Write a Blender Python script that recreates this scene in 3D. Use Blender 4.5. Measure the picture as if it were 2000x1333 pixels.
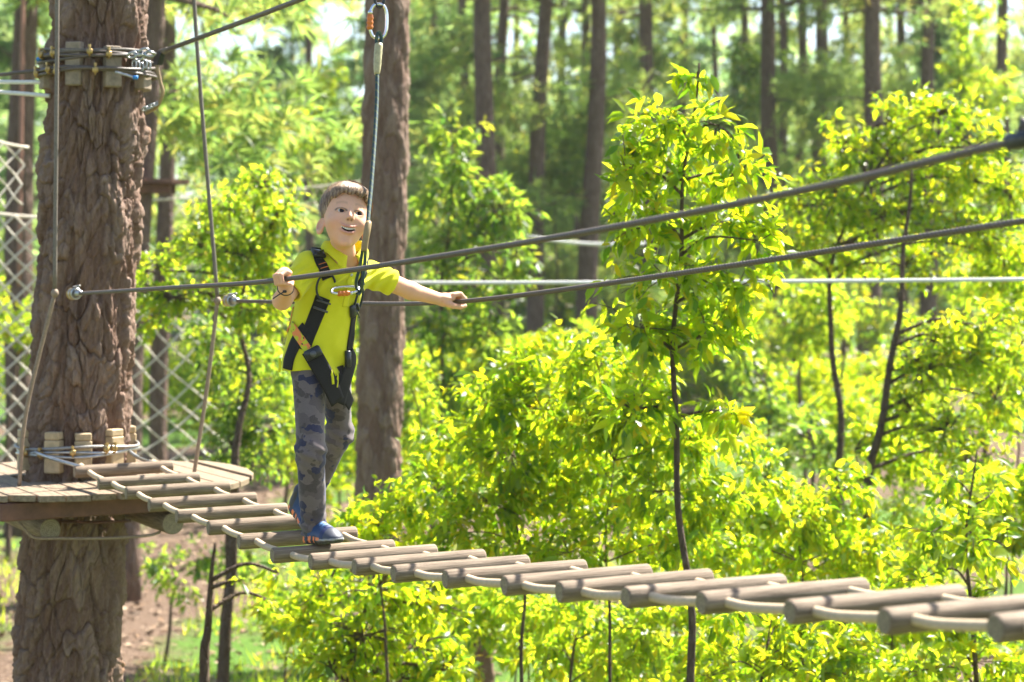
import bpy, math, random
import numpy as np
from mathutils import Vector, Matrix

# ---------------------------------------------------------------- clearing
for o in list(bpy.data.objects):
    bpy.data.objects.remove(o, do_unlink=True)
scene = bpy.context.scene
col = scene.collection

# ---------------------------------------------------------------- camera
FPX = 3889.0            # focal length in photograph pixels (70 mm on 36 mm)
CAMZ = 3.4
cam_data = bpy.data.cameras.new("camera")
cam_data.sensor_width = 36.0
cam_data.lens = 70.0
cam_data.shift_y = -0.0733
cam_data.clip_start = 0.1
cam_data.clip_end = 2000.0
cam_data.dof.use_dof = True
cam_data.dof.focus_distance = 6.15
cam_data.dof.aperture_fstop = 3.7
cam = bpy.data.objects.new("camera", cam_data)
col.objects.link(cam)
cam.location = (0, 0, CAMZ)
cam.rotation_euler = (math.radians(90), 0, 0)
scene.camera = cam

# ---------------------------------------------------------------- sky and sun
SUN_EL = math.radians(52)
SUN_AZ = (0.76, 0.65)                     # horizontal direction towards the sun
_n = math.hypot(*SUN_AZ)
SUN_DIR = Vector((SUN_AZ[0] / _n * math.cos(SUN_EL), SUN_AZ[1] / _n * math.cos(SUN_EL), math.sin(SUN_EL)))
world = bpy.data.worlds.new("World")
scene.world = world
world.use_nodes = True
wn = world.node_tree
wn.nodes.clear()
sky = wn.nodes.new("ShaderNodeTexSky")
sky.sky_type = 'NISHITA'
sky.sun_disc = False
sky.sun_elevation = SUN_EL
sky.sun_rotation = math.atan2(SUN_AZ[0], SUN_AZ[1])
sky.altitude = 600
sky.air_density = 1.0
sky.dust_density = 2.0
bg = wn.nodes.new("ShaderNodeBackground")
bg.inputs["Strength"].default_value = 0.075
wo = wn.nodes.new("ShaderNodeOutputWorld")
wn.links.new(sky.outputs[0], bg.inputs[0])
wn.links.new(bg.outputs[0], wo.inputs[0])
sun_data = bpy.data.lights.new("sun", 'SUN')
sun_data.energy = 5.0
sun_data.angle = math.radians(0.53)
sun_data.color = (1.0, 0.95, 0.86)
sun = bpy.data.objects.new("sun", sun_data)
col.objects.link(sun)
sun.location = SUN_DIR * 60
sun.rotation_euler = SUN_DIR.to_track_quat('Z', 'Y').to_euler()

# ---------------------------------------------------------------- exposure, render settings
vs = scene.view_settings
vs.view_transform = 'Standard'
vs.look = 'None'
vs.exposure = 2.0
vs.gamma = 1.0
vs.use_curve_mapping = False
scene.cycles.use_denoising = True
scene.cycles.max_bounces = 7
scene.cycles.diffuse_bounces = 4
scene.cycles.glossy_bounces = 2
scene.cycles.transmission_bounces = 4
scene.cycles.transparent_max_bounces = 8
scene.cycles.sample_clamp_indirect = 6.0
scene.cycles.volume_bounces = 0
scene.cycles.caustics_reflective = False
scene.cycles.caustics_refractive = False

# ---------------------------------------------------------------- helpers
def P(px, py, d):
    """point seen at photograph pixel (px, py) at distance d, as numpy vector"""
    return np.array([(px - 1000.0) / FPX * d, d, CAMZ - (py - 520.0) / FPX * d])

def new_mesh(name, V, Fq):
    """V (n,3); Fq list of (m,k) index arrays or a list of tuples"""
    me = bpy.data.meshes.new(name)
    V = np.asarray(V, dtype=np.float32)
    if isinstance(Fq, np.ndarray):
        Fq = [Fq]
    if len(Fq) and isinstance(Fq[0], np.ndarray) and Fq[0].ndim == 2:
        loops = np.concatenate([f.ravel() for f in Fq]).astype(np.int32)
        counts = np.concatenate([np.full(len(f), f.shape[1]) for f in Fq]).astype(np.int32)
        starts = np.concatenate([[0], np.cumsum(counts)[:-1]]).astype(np.int32)
        me.vertices.add(len(V))
        me.vertices.foreach_set("co", V.ravel())
        me.loops.add(len(loops))
        me.loops.foreach_set("vertex_index", loops)
        me.polygons.add(len(counts))
        me.polygons.foreach_set("loop_start", starts)
        me.polygons.foreach_set("loop_total", counts)
        me.update(calc_edges=True)
        me.validate()
    else:
        me.from_pydata([tuple(map(float, v)) for v in V], [], [tuple(int(i) for i in f) for f in Fq])
        me.update()
    return me

def smooth(me, on=True):
    me.polygons.foreach_set("use_smooth", np.full(len(me.polygons), on))

def fattr(me, name, vals):
    a = me.attributes.new(name, 'FLOAT', 'POINT')
    a.data.foreach_set("value", np.asarray(vals, dtype=np.float32))

def cattr(me, name, vals):
    a = me.attributes.new(name, 'FLOAT_COLOR', 'POINT')
    v = np.ones((len(vals), 4), dtype=np.float32)
    v[:, :3] = vals
    a.data.foreach_set("color", v.ravel())

def link(name, me, mat=None, parent=None, sm=True, **tags):
    o = bpy.data.objects.new(name, me)
    col.objects.link(o)
    if mat is not None and len(me.materials) == 0:
        me.materials.append(mat)
    if sm:
        smooth(me)
    if parent is not None:
        o.parent = parent
        o.matrix_parent_inverse = Matrix.Translation(-parent.location)
    for k, v in tags.items():
        o[k] = v
    return o

def obj(name, geo, mat=None, parent=None, sm=True, **tags):
    return link(name, new_mesh(name, geo[0], geo[1]), mat, parent, sm, **tags)

def thing(name, label, category, loc=(0, 0, 0), group=None):
    o = bpy.data.objects.new(name, None)
    col.objects.link(o)
    o.location = tuple(float(v) for v in loc)
    o.empty_display_size = 0.1
    o["label"] = label
    o["category"] = category
    if group:
        o["group"] = group
    return o

def join(geos):
    V, F, n = [], [], 0
    for v, f in geos:
        v = np.asarray(v, float)
        V.append(v)
        for q in f:
            F.append(tuple(int(i) + n for i in q))
        n += len(v)
    return np.concatenate(V), F

def unit(v):
    v = np.asarray(v, float)
    return v / (np.linalg.norm(v) + 1e-12)

def frames(pts):
    pts = np.asarray(pts, float)
    T = np.gradient(pts, axis=0)
    T /= np.linalg.norm(T, axis=1)[:, None] + 1e-12
    a = np.array([0, 0, 1.0]) if abs(T[0][2]) < 0.9 else np.array([1.0, 0, 0])
    U = np.zeros_like(pts)
    u = unit(a - T[0] * a.dot(T[0]))
    for i in range(len(pts)):
        u = unit(u - T[i] * u.dot(T[i]))
        U[i] = u
    W = np.cross(T, U)
    return T, U, W

def tube(pts, r, n=8, caps=True):
    """round tube; r scalar or per point"""
    pts = np.asarray(pts, float)
    m = len(pts)
    r = np.full(m, r, float) if np.isscalar(r) else np.asarray(r, float)
    T, U, W = frames(pts)
    a = np.arange(n) / n * 2 * np.pi
    V = pts[:, None, :] + r[:, None, None] * (np.cos(a)[None, :, None] * U[:, None, :] + np.sin(a)[None, :, None] * W[:, None, :])
    V = V.reshape(-1, 3)
    i = np.arange(m - 1)[:, None] * n
    j = np.arange(n)[None, :]
    k = (np.arange(n)[None, :] + 1) % n
    Q = np.stack([i + j, i + k, i + n + k, i + n + j], -1).reshape(-1, 4)
    F = [tuple(q) for q in Q.tolist()]
    if caps:
        F.append(tuple(range(n - 1, -1, -1)))
        F.append(tuple(range((m - 1) * n, m * n)))
    return V, F

def catmull(pts, per=8):
    pts = np.asarray(pts, float)
    n = len(pts)
    if n < 3:
        t = np.linspace(0, 1, per + 1)[:, None]
        return pts[0] * (1 - t) + pts[-1] * t
    Pp = np.vstack([2 * pts[0] - pts[1], pts, 2 * pts[-1] - pts[-2]])
    out = []
    for i in range(1, n):
        p0, p1, p2, p3 = Pp[i - 1], Pp[i], Pp[i + 1], Pp[i + 2]
        t = np.linspace(0, 1, per, endpoint=False)[:, None]
        out.append(0.5 * ((2 * p1) + (-p0 + p2) * t + (2 * p0 - 5 * p1 + 4 * p2 - p3) * t ** 2 + (-p0 + 3 * p1 - 3 * p2 + p3) * t ** 3))
    out.append(pts[-1:])
    return np.concatenate(out)

def torus(c, ax_u, ax_v, ru, rv, r, n=32, m=10, arc=(0, 2 * math.pi), sup=1.0):
    """tube along an ellipse (superellipse exponent sup) spanned by ax_u, ax_v"""
    full = abs(arc[1] - arc[0] - 2 * math.pi) < 1e-6
    a = np.linspace(arc[0], arc[1], n, endpoint=not full)
    ca, sa = np.cos(a), np.sin(a)
    ca = np.sign(ca) * np.abs(ca) ** sup
    sa = np.sign(sa) * np.abs(sa) ** sup
    pts = np.asarray(c)[None] + ru * ca[:, None] * np.asarray(ax_u)[None] + rv * sa[:, None] * np.asarray(ax_v)[None]
    if not full:
        return tube(pts, r, m)
    nrm = unit(np.cross(ax_u, ax_v))
    T = np.roll(pts, -1, 0) - np.roll(pts, 1, 0)
    T /= np.linalg.norm(T, axis=1)[:, None]
    W = np.cross(T, nrm)
    b = np.arange(m) / m * 2 * np.pi
    V = pts[:, None] + r * (np.cos(b)[None, :, None] * nrm[None, None] + np.sin(b)[None, :, None] * W[:, None])
    V = V.reshape(-1, 3)
    F = []
    for i in range(n):
        for j in range(m):
            F.append((i * m + j, i * m + (j + 1) % m, ((i + 1) % n) * m + (j + 1) % m, ((i + 1) % n) * m + j))
    return V, F

def rbox(c, ax, half, bev=0.004):
    """box with chamfered edges; ax = 3 unit axes, half = 3 half sizes"""
    h = np.asarray(half, float)
    b = min(bev, h.min() * 0.6)
    V, idx = [], {}
    for sx in (-1, 1):
        for sy in (-1, 1):
            for sz in (-1, 1):
                for k in range(3):
                    p = np.array([sx, sy, sz]) * (h - b)
                    p[k] = (sx, sy, sz)[k] * h[k]
                    idx[(sx, sy, sz, k)] = len(V)
                    V.append(p)
    F = []
    for k in range(3):
        i, j = (k + 1) % 3, (k + 2) % 3
        for s in (-1, 1):
            q = []
            for a, bb in ((-1, -1), (1, -1), (1, 1), (-1, 1)):
                t = [0, 0, 0]
                t[k], t[i], t[j] = s, a, bb
                q.append(idx[(*t, k)])
            F.append(tuple(q if s > 0 else q[::-1]))
    for k in range(3):
        i, j = (k + 1) % 3, (k + 2) % 3
        for a in (-1, 1):
            for bb in (-1, 1):
                t0 = [0, 0, 0]; t1 = [0, 0, 0]
                t0[i] = t1[i] = a; t0[j] = t1[j] = bb
                t0[k], t1[k] = -1, 1
                q = (idx[(*t0, i)], idx[(*t1, i)], idx[(*t1, j)], idx[(*t0, j)])
                F.append(q if a * bb < 0 else q[::-1])
    for sx in (-1, 1):
        for sy in (-1, 1):
            for sz in (-1, 1):
                q = (idx[(sx, sy, sz, 0)], idx[(sx, sy, sz, 1)], idx[(sx, sy, sz, 2)])
                F.append(q if sx * sy * sz > 0 else q[::-1])
    V = np.asarray(V)
    A = np.asarray(ax, float)
    return np.asarray(c) + V @ A, F

def snoise(p, seed=0, octv=4, f0=1.0):
    """cheap smooth vector noise from sums of sines, about -1..1"""
    rs = np.random.RandomState(seed)
    p = np.asarray(p, float)
    s = np.zeros(p.shape[0]); amp = 1.0; tot = 0
    for o in range(octv):
        for k in range(3):
            w = rs.normal(size=3); w *= f0 * 2 ** o / np.linalg.norm(w) * 2 * np.pi * rs.uniform(.7, 1.3)
            s += amp * np.sin(p @ w + rs.uniform(0, 6.28))
        tot += amp * 1.7; amp *= 0.55
    return s / tot

# ---------------------------------------------------------------- materials
class NT:
    def __init__(self, name):
        self.m = bpy.data.materials.new(name)
        self.m.use_nodes = True
        self.t = self.m.node_tree
        self.t.nodes.clear()
        self.out = self.t.nodes.new("ShaderNodeOutputMaterial")
    def n(self, typ, props=None, **inp):
        nd = self.t.nodes.new(typ)
        for k, v in (props or {}).items():
            setattr(nd, k, v)
        for k, v in inp.items():
            key = k.replace("_", " ")
            s = nd.inputs[int(k[1:])] if k[0] == 'i' and k[1:].isdigit() else nd.inputs[key]
            if isinstance(v, bpy.types.NodeSocket):
                self.t.links.new(v, s)
            else:
                s.default_value = v
        return nd
    def ramp(self, fac, stops, interp='LINEAR'):
        nd = self.t.nodes.new("ShaderNodeValToRGB")
        cr = nd.color_ramp
        cr.interpolation = interp
        while len(cr.elements) < len(stops):
            cr.elements.new(0.5)
        for e, (p, c) in zip(cr.elements, stops):
            e.position = p
            e.color = (*c, 1) if len(c) == 3 else c
        self.t.links.new(fac, nd.inputs[0])
        return nd.outputs[0]
    def mix(self, fac, a, b, blend='MIX'):
        nd = self.t.nodes.new("ShaderNodeMix")
        nd.data_type = 'RGBA'
        nd.blend_type = blend
        for s, v in ((nd.inputs[0], fac), (nd.inputs[6], a), (nd.inputs[7], b)):
            if isinstance(v, bpy.types.NodeSocket):
                self.t.links.new(v, s)
            else:
                s.default_value = v if not isinstance(v, tuple) else ((*v, 1) if len(v) == 3 else v)
        return nd.outputs[2]
    def math(self, op, a, b=0.0):
        nd = self.t.nodes.new("ShaderNodeMath")
        nd.operation = op
        for s, v in ((nd.inputs[0], a), (nd.inputs[1], b)):
            if isinstance(v, bpy.types.NodeSocket):
                self.t.links.new(v, s)
            else:
                s.default_value = v
        return nd.outputs[0]
    def coords(self, scale=(1, 1, 1), which="Object"):
        c = self.n("ShaderNodeTexCoord").outputs[which]
        return self.n("ShaderNodeMapping", Vector=c, Scale=scale).outputs[0]
    def noise(self, vec, scale, detail=4, rough=0.6):
        return self.n("ShaderNodeTexNoise", Vector=vec, Scale=scale, Detail=detail, Roughness=rough).outputs[0]
    def attr(self, name):
        return self.n("ShaderNodeAttribute", {"attribute_name": name})
    def bump(self, h, strength=0.3, dist=0.01):
        return self.n("ShaderNodeBump", Height=h, Strength=strength, Distance=dist).outputs[0]
    def finish(self, color, rough=0.6, normal=None, metal=0.0, spec=0.5, **kw):
        b = self.n("ShaderNodeBsdfPrincipled")
        for s, v in ((b.inputs["Base Color"], color), (b.inputs["Roughness"], rough), (b.inputs["Metallic"], metal), (b.inputs["Specular IOR Level"], spec)):
            if isinstance(v, bpy.types.NodeSocket):
                self.t.links.new(v, s)
            else:
                s.default_value = (*v, 1) if isinstance(v, tuple) else v
        for k, v in kw.items():
            b.inputs[k.replace("_", " ")].default_value = v
        if normal is not None:
            self.t.links.new(normal, b.inputs["Normal"])
        self.t.links.new(b.outputs[0], self.out.inputs[0])
        self.b = b
        return self.m

def m_plain(name, c, rough=0.6, metal=0.0, var=0.15, scale=40.0, bump=0.1, spec=0.5, dist=0.002):
    t = NT(name)
    v = t.coords()
    nz = t.noise(v, scale)
    c2 = tuple(min(1, x * (1 + var)) for x in c)
    c1 = tuple(x * (1 - var) for x in c)
    cl = t.ramp(nz, [(0.3, c1), (0.7, c2)])
    return t.finish(cl, rough, t.bump(nz, bump, dist), metal, spec)

def m_bark(name, dark, mid, light, attr=True, scale=1.0):
    t = NT(name)
    v = t.coords((1, 1, 0.35))
    n1 = t.noise(v, 14 * scale, 6, 0.65)
    n2 = t.noise(t.coords((1, 1, 0.5)), 120 * scale, 4, 0.7)
    c = t.ramp(n1, [(0.30, dark), (0.5, mid), (0.72, light)])
    if attr:
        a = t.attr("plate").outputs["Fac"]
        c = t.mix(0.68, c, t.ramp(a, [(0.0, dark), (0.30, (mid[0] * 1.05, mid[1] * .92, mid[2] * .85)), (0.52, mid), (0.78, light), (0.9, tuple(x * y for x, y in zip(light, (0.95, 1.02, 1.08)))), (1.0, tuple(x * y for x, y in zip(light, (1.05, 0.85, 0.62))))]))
    c = t.mix(0.35, c, t.ramp(n2, [(0.3, tuple(x * .5 for x in mid)), (0.7, light)]), 'MIX')
    h = t.math('ADD', t.math('MULTIPLY', n1, 0.5), t.math('MULTIPLY', n2, 0.5))
    if not attr:
        vo = t.n("ShaderNodeTexVoronoi", {"feature": 'DISTANCE_TO_EDGE'}, Vector=t.coords((1, 1, 0.3)), Scale=12.0 * scale).outputs[0]
        h = t.math('ADD', h, t.math('MINIMUM', t.math('MULTIPLY', vo, 6.0), 1.0))
    return t.finish(c, 0.85, t.bump(h, 0.9, 0.012 if attr else 0.03), spec=0.25)

def m_leaf(name, refl_a, refl_b, trans_a, trans_b, rough=0.38, fac=0.55, spec=0.6):
    """thin leaf: glossy reflecting face plus light passing through"""
    t = NT(name)
    a = t.attr("rnd").outputs["Fac"]
    r = t.n("ShaderNodeObjectInfo").outputs["Random"]
    f = t.math('FRACT', t.math('ADD', a, r))
    cr = t.ramp(f, [(0.0, refl_a), (0.85, refl_b), (0.97, tuple(np.multiply(refl_b, (1.9, 1.1, .8))))])
    ct = t.ramp(f, [(0.0, tuple(np.multiply(trans_a, (.35, .48, .8)))), (0.10, tuple(np.multiply(trans_a, (.6, .7, .9)))), (0.18, trans_a), (0.85, trans_b), (0.97, tuple(np.multiply(trans_b, (1.15, .85, .8))))])
    p = t.n("ShaderNodeBsdfPrincipled", Base_Color=cr, Roughness=rough)
    p.inputs["Specular IOR Level"].default_value = spec
    tr = t.n("ShaderNodeBsdfTranslucent", Color=ct)
    mx = t.n("ShaderNodeMixShader", i0=fac, i1=p.outputs[0], i2=tr.outputs[0])
    t.t.links.new(mx.outputs[0], t.out.inputs[0])
    return t.m

M = {}
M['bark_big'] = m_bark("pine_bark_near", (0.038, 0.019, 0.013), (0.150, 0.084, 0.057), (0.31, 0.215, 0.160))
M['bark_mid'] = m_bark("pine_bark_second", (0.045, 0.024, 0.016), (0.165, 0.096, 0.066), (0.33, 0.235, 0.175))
M['bark_far'] = m_bark("pine_bark_far", (0.075, 0.044, 0.034), (0.145, 0.09, 0.07), (0.25, 0.175, 0.14), attr=False)
M['stem'] = m_bark("sapling_bark", (0.07, 0.045, 0.03), (0.14, 0.09, 0.06), (0.26, 0.19, 0.14), attr=False, scale=3)
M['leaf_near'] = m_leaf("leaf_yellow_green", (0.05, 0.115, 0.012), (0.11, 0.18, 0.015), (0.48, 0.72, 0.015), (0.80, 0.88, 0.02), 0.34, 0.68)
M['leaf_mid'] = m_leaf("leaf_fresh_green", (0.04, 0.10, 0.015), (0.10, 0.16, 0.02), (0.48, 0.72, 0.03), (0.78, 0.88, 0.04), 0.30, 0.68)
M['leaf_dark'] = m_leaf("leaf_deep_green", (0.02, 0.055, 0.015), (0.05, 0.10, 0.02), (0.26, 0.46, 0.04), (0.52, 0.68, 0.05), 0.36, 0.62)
M['needle'] = m_leaf("pine_needles", (0.05, 0.09, 0.035), (0.10, 0.13, 0.045), (0.34, 0.55, 0.10), (0.62, 0.74, 0.15), 0.5, 0.62)
M['needle_far'] = m_leaf("pine_needles_far", (0.05, 0.10, 0.05), (0.11, 0.16, 0.07), (0.38, 0.62, 0.18), (0.66, 0.82, 0.27), 0.5, 0.64)
# ================================================================= ground
def ground_z(x, y):
    x = np.asarray(x, float); y = np.asarray(y, float)
    z = 0.10 * np.sin(x * 0.31 + 1.0) * np.sin(y * 0.23) + 0.05 * np.sin(x * 0.9 + y * 0.7)
    z = z + 0.018 * np.maximum(y - 16, 0) + 0.0006 * np.maximum(y - 40, 0) ** 1.6
    return z

def make_ground():
    def axis(lo, hi, n, p):
        t = np.linspace(-1, 1, n)
        return np.sign(t) * np.abs(t) ** p
    xs = axis(0, 0, 141, 2.2) * 400
    ys = np.concatenate([np.linspace(-120, -6, 12), np.linspace(-4, 40, 110), 40 + np.linspace(0.02, 1, 50) ** 2 * 560])
    X, Y = np.meshgrid(xs, ys)
    Z = ground_z(X, Y)
    Z = np.minimum(Z, 14)
    V = np.stack([X, Y, Z], -1).reshape(-1, 3)
    ny, nx = X.shape
    i = np.arange(ny - 1)[:, None] * nx + np.arange(nx - 1)[None]
    Q = np.stack([i, i + 1, i + nx + 1, i + nx], -1).reshape(-1, 4)
    t = NT("forest_floor")
    v = t.coords()
    big = t.noise(v, 0.22, 3, 0.55)
    mid = t.noise(v, 1.7, 5, 0.6)
    fine = t.noise(v, 30, 4, 0.7)
    soil = t.ramp(fine, [(0.3, (0.085, 0.052, 0.034)), (0.5, (0.155, 0.103, 0.072)), (0.75, (0.26, 0.19, 0.14))])
    grass = t.ramp(fine, [(0.3, (0.06, 0.13, 0.02)), (0.7, (0.13, 0.23, 0.035))])
    k = t.ramp(t.math('ADD', t.math('MULTIPLY', big, 0.75), t.math('MULTIPLY', mid, 0.3)), [(0.48, (0, 0, 0)), (0.55, (1, 1, 1))])
    sx = t.n("ShaderNodeSeparateXYZ", Vector=v)
    px_ = t.math('ADD', t.math('ADD', sx.outputs[0], 3.2), t.math('MULTIPLY', mid, 1.2))
    trod = t.ramp(t.math('ABSOLUTE', px_), [(0.55, (1, 1, 1)), (0.95, (0, 0, 0))])
    k = t.mix(trod, k, (0, 0, 0))
    c = t.mix(k, soil, grass)
    m = t.finish(c, 0.95, t.bump(t.math('ADD', mid, fine), 0.8, 0.06), spec=0.15)
    o = obj("ground", (V, Q), m)
    o["kind"] = "structure"
make_ground()

# ================================================================= trunks with real bark plates
def cellular(U, W, wrap, seed):
    """two nearest jittered-grid cells; U wraps at `wrap` cells. returns F1, F2, id"""
    rs = np.random.RandomState(seed)
    nr = int(W.max()) + 4
    jx = rs.uniform(0.1, 0.9, (nr + 4, wrap)); jy = rs.uniform(0.1, 0.9, (nr + 4, wrap)); idr = rs.uniform(0, 1, (nr + 4, wrap))
    iu = np.floor(U).astype(int); iw = np.floor(W).astype(int)
    F1 = np.full(U.shape, 9.0); F2 = np.full(U.shape, 9.0); I = np.zeros(U.shape); DW = np.zeros(U.shape)
    for du in (-1, 0, 1):
        for dw in (-1, 0, 1):
            cu, cw = iu + du, iw + dw
            k = np.clip(cw + 2, 0, nr + 3)
            off = 0.5 * (cw % 2)
            d = np.hypot(cu + off * 0.6 + jx[k, cu % wrap] - U, (cw + jy[k, cu % wrap] - W))
            near = d < F1
            F2 = np.where(near, F1, np.minimum(F2, d))
            I = np.where(near, idr[k, cu % wrap], I)
            DW = np.where(near, W - (cw + jy[k, cu % wrap]), DW)
            F1 = np.where(near, d, F1)
    return F1, F2, I, DW

def bark_trunk(path_z, cx, cy, rad, nu, nv, plate_w, plate_h, amp, seed):
    """trunk of revolution along z with plated bark; cx,cy,rad callables of z"""
    z = np.linspace(path_z[0], path_z[1], nv)
    a = np.arange(nu) / nu * 2 * np.pi
    a = a - 0.55 * np.cos(a)          # finer towards the open side (-y)
    A, Z = np.meshgrid(a, z)
    R = rad(Z)
    rm = float(np.mean(rad(z)))
    wrap = max(8, int(round(2 * np.pi * rm / plate_w)))
    q = np.stack([np.cos(A) * rm * 6, np.sin(A) * rm * 6, Z * 1.6], -1).reshape(-1, 3)
    w1 = snoise(q, seed, 3, 0.55).reshape(A.shape)
    w2 = snoise(q, seed + 1, 3, 0.55).reshape(A.shape)
    U = (A / (2 * np.pi) * wrap + 1.05 * w1)
    W = (Z - path_z[0]) / plate_h + 2 + 0.8 * w2
    U = np.mod(U, wrap)
    F1, F2, I, DW = cellular(U, W, wrap, seed)
    U2 = np.mod(U * 2 + 0.9 * w2, wrap * 2)
    G1, G2, J, DJ = cellular(U2, W * 2.1 + 1.2 * w1, wrap * 2, seed + 5)
    e = np.clip((F2 - F1) / 0.10, 0, 1); e = e ** 0.55
    msk = np.clip(0.62 + 0.8 * snoise(np.stack([np.cos(A), np.sin(A), Z * 2.2], -1).reshape(-1, 3), seed + 31, 2, 1.1).reshape(A.shape), 0.38, 1)
    e = 1 - (1 - e) * msk
    g = np.clip((G2 - G1) / 0.22, 0, 1); g = g ** 0.7
    q2 = np.stack([np.cos(A) * R, np.sin(A) * R, Z * 0.30], -1).reshape(-1, 3)
    fine = snoise(q2, seed + 9, 4, 16.0).reshape(A.shape)
    low = snoise(np.stack([np.cos(A) * 0.7, np.sin(A) * 0.7, Z * 0.8], -1).reshape(-1, 3), seed + 3, 2, 0.6).reshape(A.shape)
    tn = snoise(np.stack([np.cos(A) * rm, np.sin(A) * rm, Z * 0.42], -1).reshape(-1, 3), seed + 21, 4, 7.0).reshape(A.shape)
    tq = tn * 3.2
    terr = (np.floor(tq) + np.clip((tq - np.floor(tq)) * 5, 0, 1)) / 3.2
    I2 = np.where(I > 0.45, 1.0, 0.35) * (0.6 + 0.4 * J)
    h = amp * (e * (0.55 + 0.55 * I) + 0.34 * g * I2 + 0.30 * fine + 0.45 * terr - 0.10 * DW * e - 0.12 * DJ * g - 1.1) + 0.05 * R * low
    RR = R + h
    X = cx(Z) + RR * np.cos(A); Y = cy(Z) + RR * np.sin(A)
    V = np.stack([X, Y, Z], -1).reshape(-1, 3)
    i = np.arange(nv - 1)[:, None] * nu
    j = np.arange(nu)[None]; k = (j + 1) % nu
    Q = np.stack([i + j, i + k, i + nu + k, i + nu + j], -1).reshape(-1, 4)
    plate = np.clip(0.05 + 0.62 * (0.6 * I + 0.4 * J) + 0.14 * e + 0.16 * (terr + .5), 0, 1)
    return V, Q, plate.ravel()

# ----------------------------------------------------------------- needle tufts
def needle_tufts(C, D, ln, wd, per, rs):
    """C centres, D directions -> thin needle blades fanning out"""
    n = len(C)
    C = np.repeat(C, per, 0); D = np.repeat(D, per, 0)
    d = D + rs.normal(scale=0.55, size=C.shape)
    d /= np.linalg.norm(d, axis=1)[:, None] + 1e-9
    s = np.cross(d, rs.normal(size=C.shape)); s /= np.linalg.norm(s, axis=1)[:, None] + 1e-9
    L = ln * rs.uniform(0.6, 1.15, (len(C), 1))
    tip = C + d * L; tip[:, 2] -= 0.12 * L[:, 0]
    mid = C + d * L * 0.45
    V = np.stack([C, mid + s * wd, tip, mid - s * wd], 1).reshape(-1, 3)
    F = np.arange(len(C) * 4).reshape(-1, 4)
    rnd = np.repeat(np.repeat(rs.uniform(0, 1, n), per) * 0.6 + rs.uniform(0, 0.4, len(C)), 4)
    return V, F, rnd

def pine_crown(seed, h, r0, nwh, ntuft, ln=0.26, wd=0.016, per=12):
    """crown rising from z=0 to h, radius r0 at the bottom; returns needles and branch wood"""
    rs = np.random.RandomState(seed)
    C, D, wood = [], [], []
    for k in range(nwh):
        f = (k + rs.uniform(-0.3, 0.3)) / nwh
        z = f * h
        rr = r0 * (1 - f) ** 0.7 * rs.uniform(0.65, 1.1) + 0.3
        for b in range(rs.randint(3, 6)):
            a = rs.uniform(0, 2 * np.pi)
            L = rr * rs.uniform(0.6, 1.1)
            rise = rs.uniform(-0.15, 0.35)
            p0 = np.array([0, 0, z])
            pm = p0 + np.array([np.cos(a), np.sin(a), 0]) * L * 0.55 + np.array([0, 0, rise * L * 0.3])
            p1 = p0 + np.array([np.cos(a + rs.uniform(-.2, .2)), np.sin(a + rs.uniform(-.2, .2)), 0]) * L + np.array([0, 0, rise * L])
            w = catmull([p0, pm, p1], 3)
            wood.append(tube(w, np.linspace(0.035, 0.008, len(w)) * (0.6 + L * 0.3), 5, False))
            for t_ in range(ntuft):
                u = rs.uniform(0.35, 1.0)
                q = p0 * (1 - u) ** 2 + 2 * pm * u * (1 - u) + p1 * u * u
                q = q + rs.normal(scale=(0.26, 0.26, 0.14), size=3) * (0.5 + 0.25 * L)
                C.append(q)
                dd = unit(p1 - p0) * 0.7 + rs.normal(scale=0.5, size=3) + np.array([0, 0, 0.35])
                D.append(unit(dd))
    nV, nF, rnd = needle_tufts(np.array(C), np.array(D), ln, wd, per, rs)
    return (nV, nF, rnd), join(wood)

# ================================================================= the two near pines
def near_pine(px_a, px_b, d, dia, label, seed, nu, nv, plate, amp, matn, zs, crown_z):
    """px_a / px_b: trunk centre at photograph rows 0 and 1333"""
    za, zb = P(0, 0, d)[2], P(0, 1333, d)[2]
    xa, xb = P(px_a, 0, d)[0], P(px_b, 0, d)[0]
    cx = lambda z: xb + (xa - xb) * (z - zb) / (za - zb)
    cy = lambda z: d + 0 * z
    rad = lambda z: dia / 2 * (1.04 - 0.022 * (z - zb)) + 0.16 * np.exp(-np.maximum(z, -0.3) * 2.2) * dia / 0.4
    x0 = float(cx(0.0))
    t = thing("pine_tree", label, "pine tree", (x0, d, float(ground_z(x0, d))))
    V, Q, pl = bark_trunk(zs, cx, cy, rad, nu, nv, plate[0], plate[1], amp, seed)
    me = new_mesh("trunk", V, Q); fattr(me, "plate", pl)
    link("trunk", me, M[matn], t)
    # upper trunk, plainer, far above the picture
    zt = zs[1]
    pts = [(cx(z), d, z) for z in np.linspace(zt - 0.02, crown_z + 5.2, 12)]
    rr = [float(rad(np.array(zt))) * (1 - 0.9 * i / 11) for i in range(12)]
    obj("upper_trunk", tube(pts, np.array(rr), 20), M['bark_far'], t)
    (nV, nF, rnd), wood = pine_crown(seed + 40, 5.0, 2.0, 11, 16)
    base = np.array([float(cx(crown_z)), d, crown_z])
    me = new_mesh("crown", nV + base, nF); fattr(me, "rnd", rnd)
    c = link("crown", me, M['needle'], t, sm=False)
    obj("branches", (wood[0] + base, wood[1]), M['bark_far'], t)["kind"] = "stuff"
    c["kind"] = "stuff"
    return cx, rad

D_TREE = 8.45
tree_cx, tree_rad = near_pine(197, 128, D_TREE, 0.405, "thick pine trunk in the left foreground carrying the wooden platform", 11, 280, 860,
                              (0.062, 0.150), 0.038, 'bark_big', (-0.1, 5.2), 12.5)
near_pine(757, 731, 13.0, 0.30, "pine trunk directly behind the boy with sunlit right edge", 23, 150, 420,
          (0.055, 0.135), 0.022, 'bark_mid', (-0.1, 5.6), 14.0)

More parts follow.
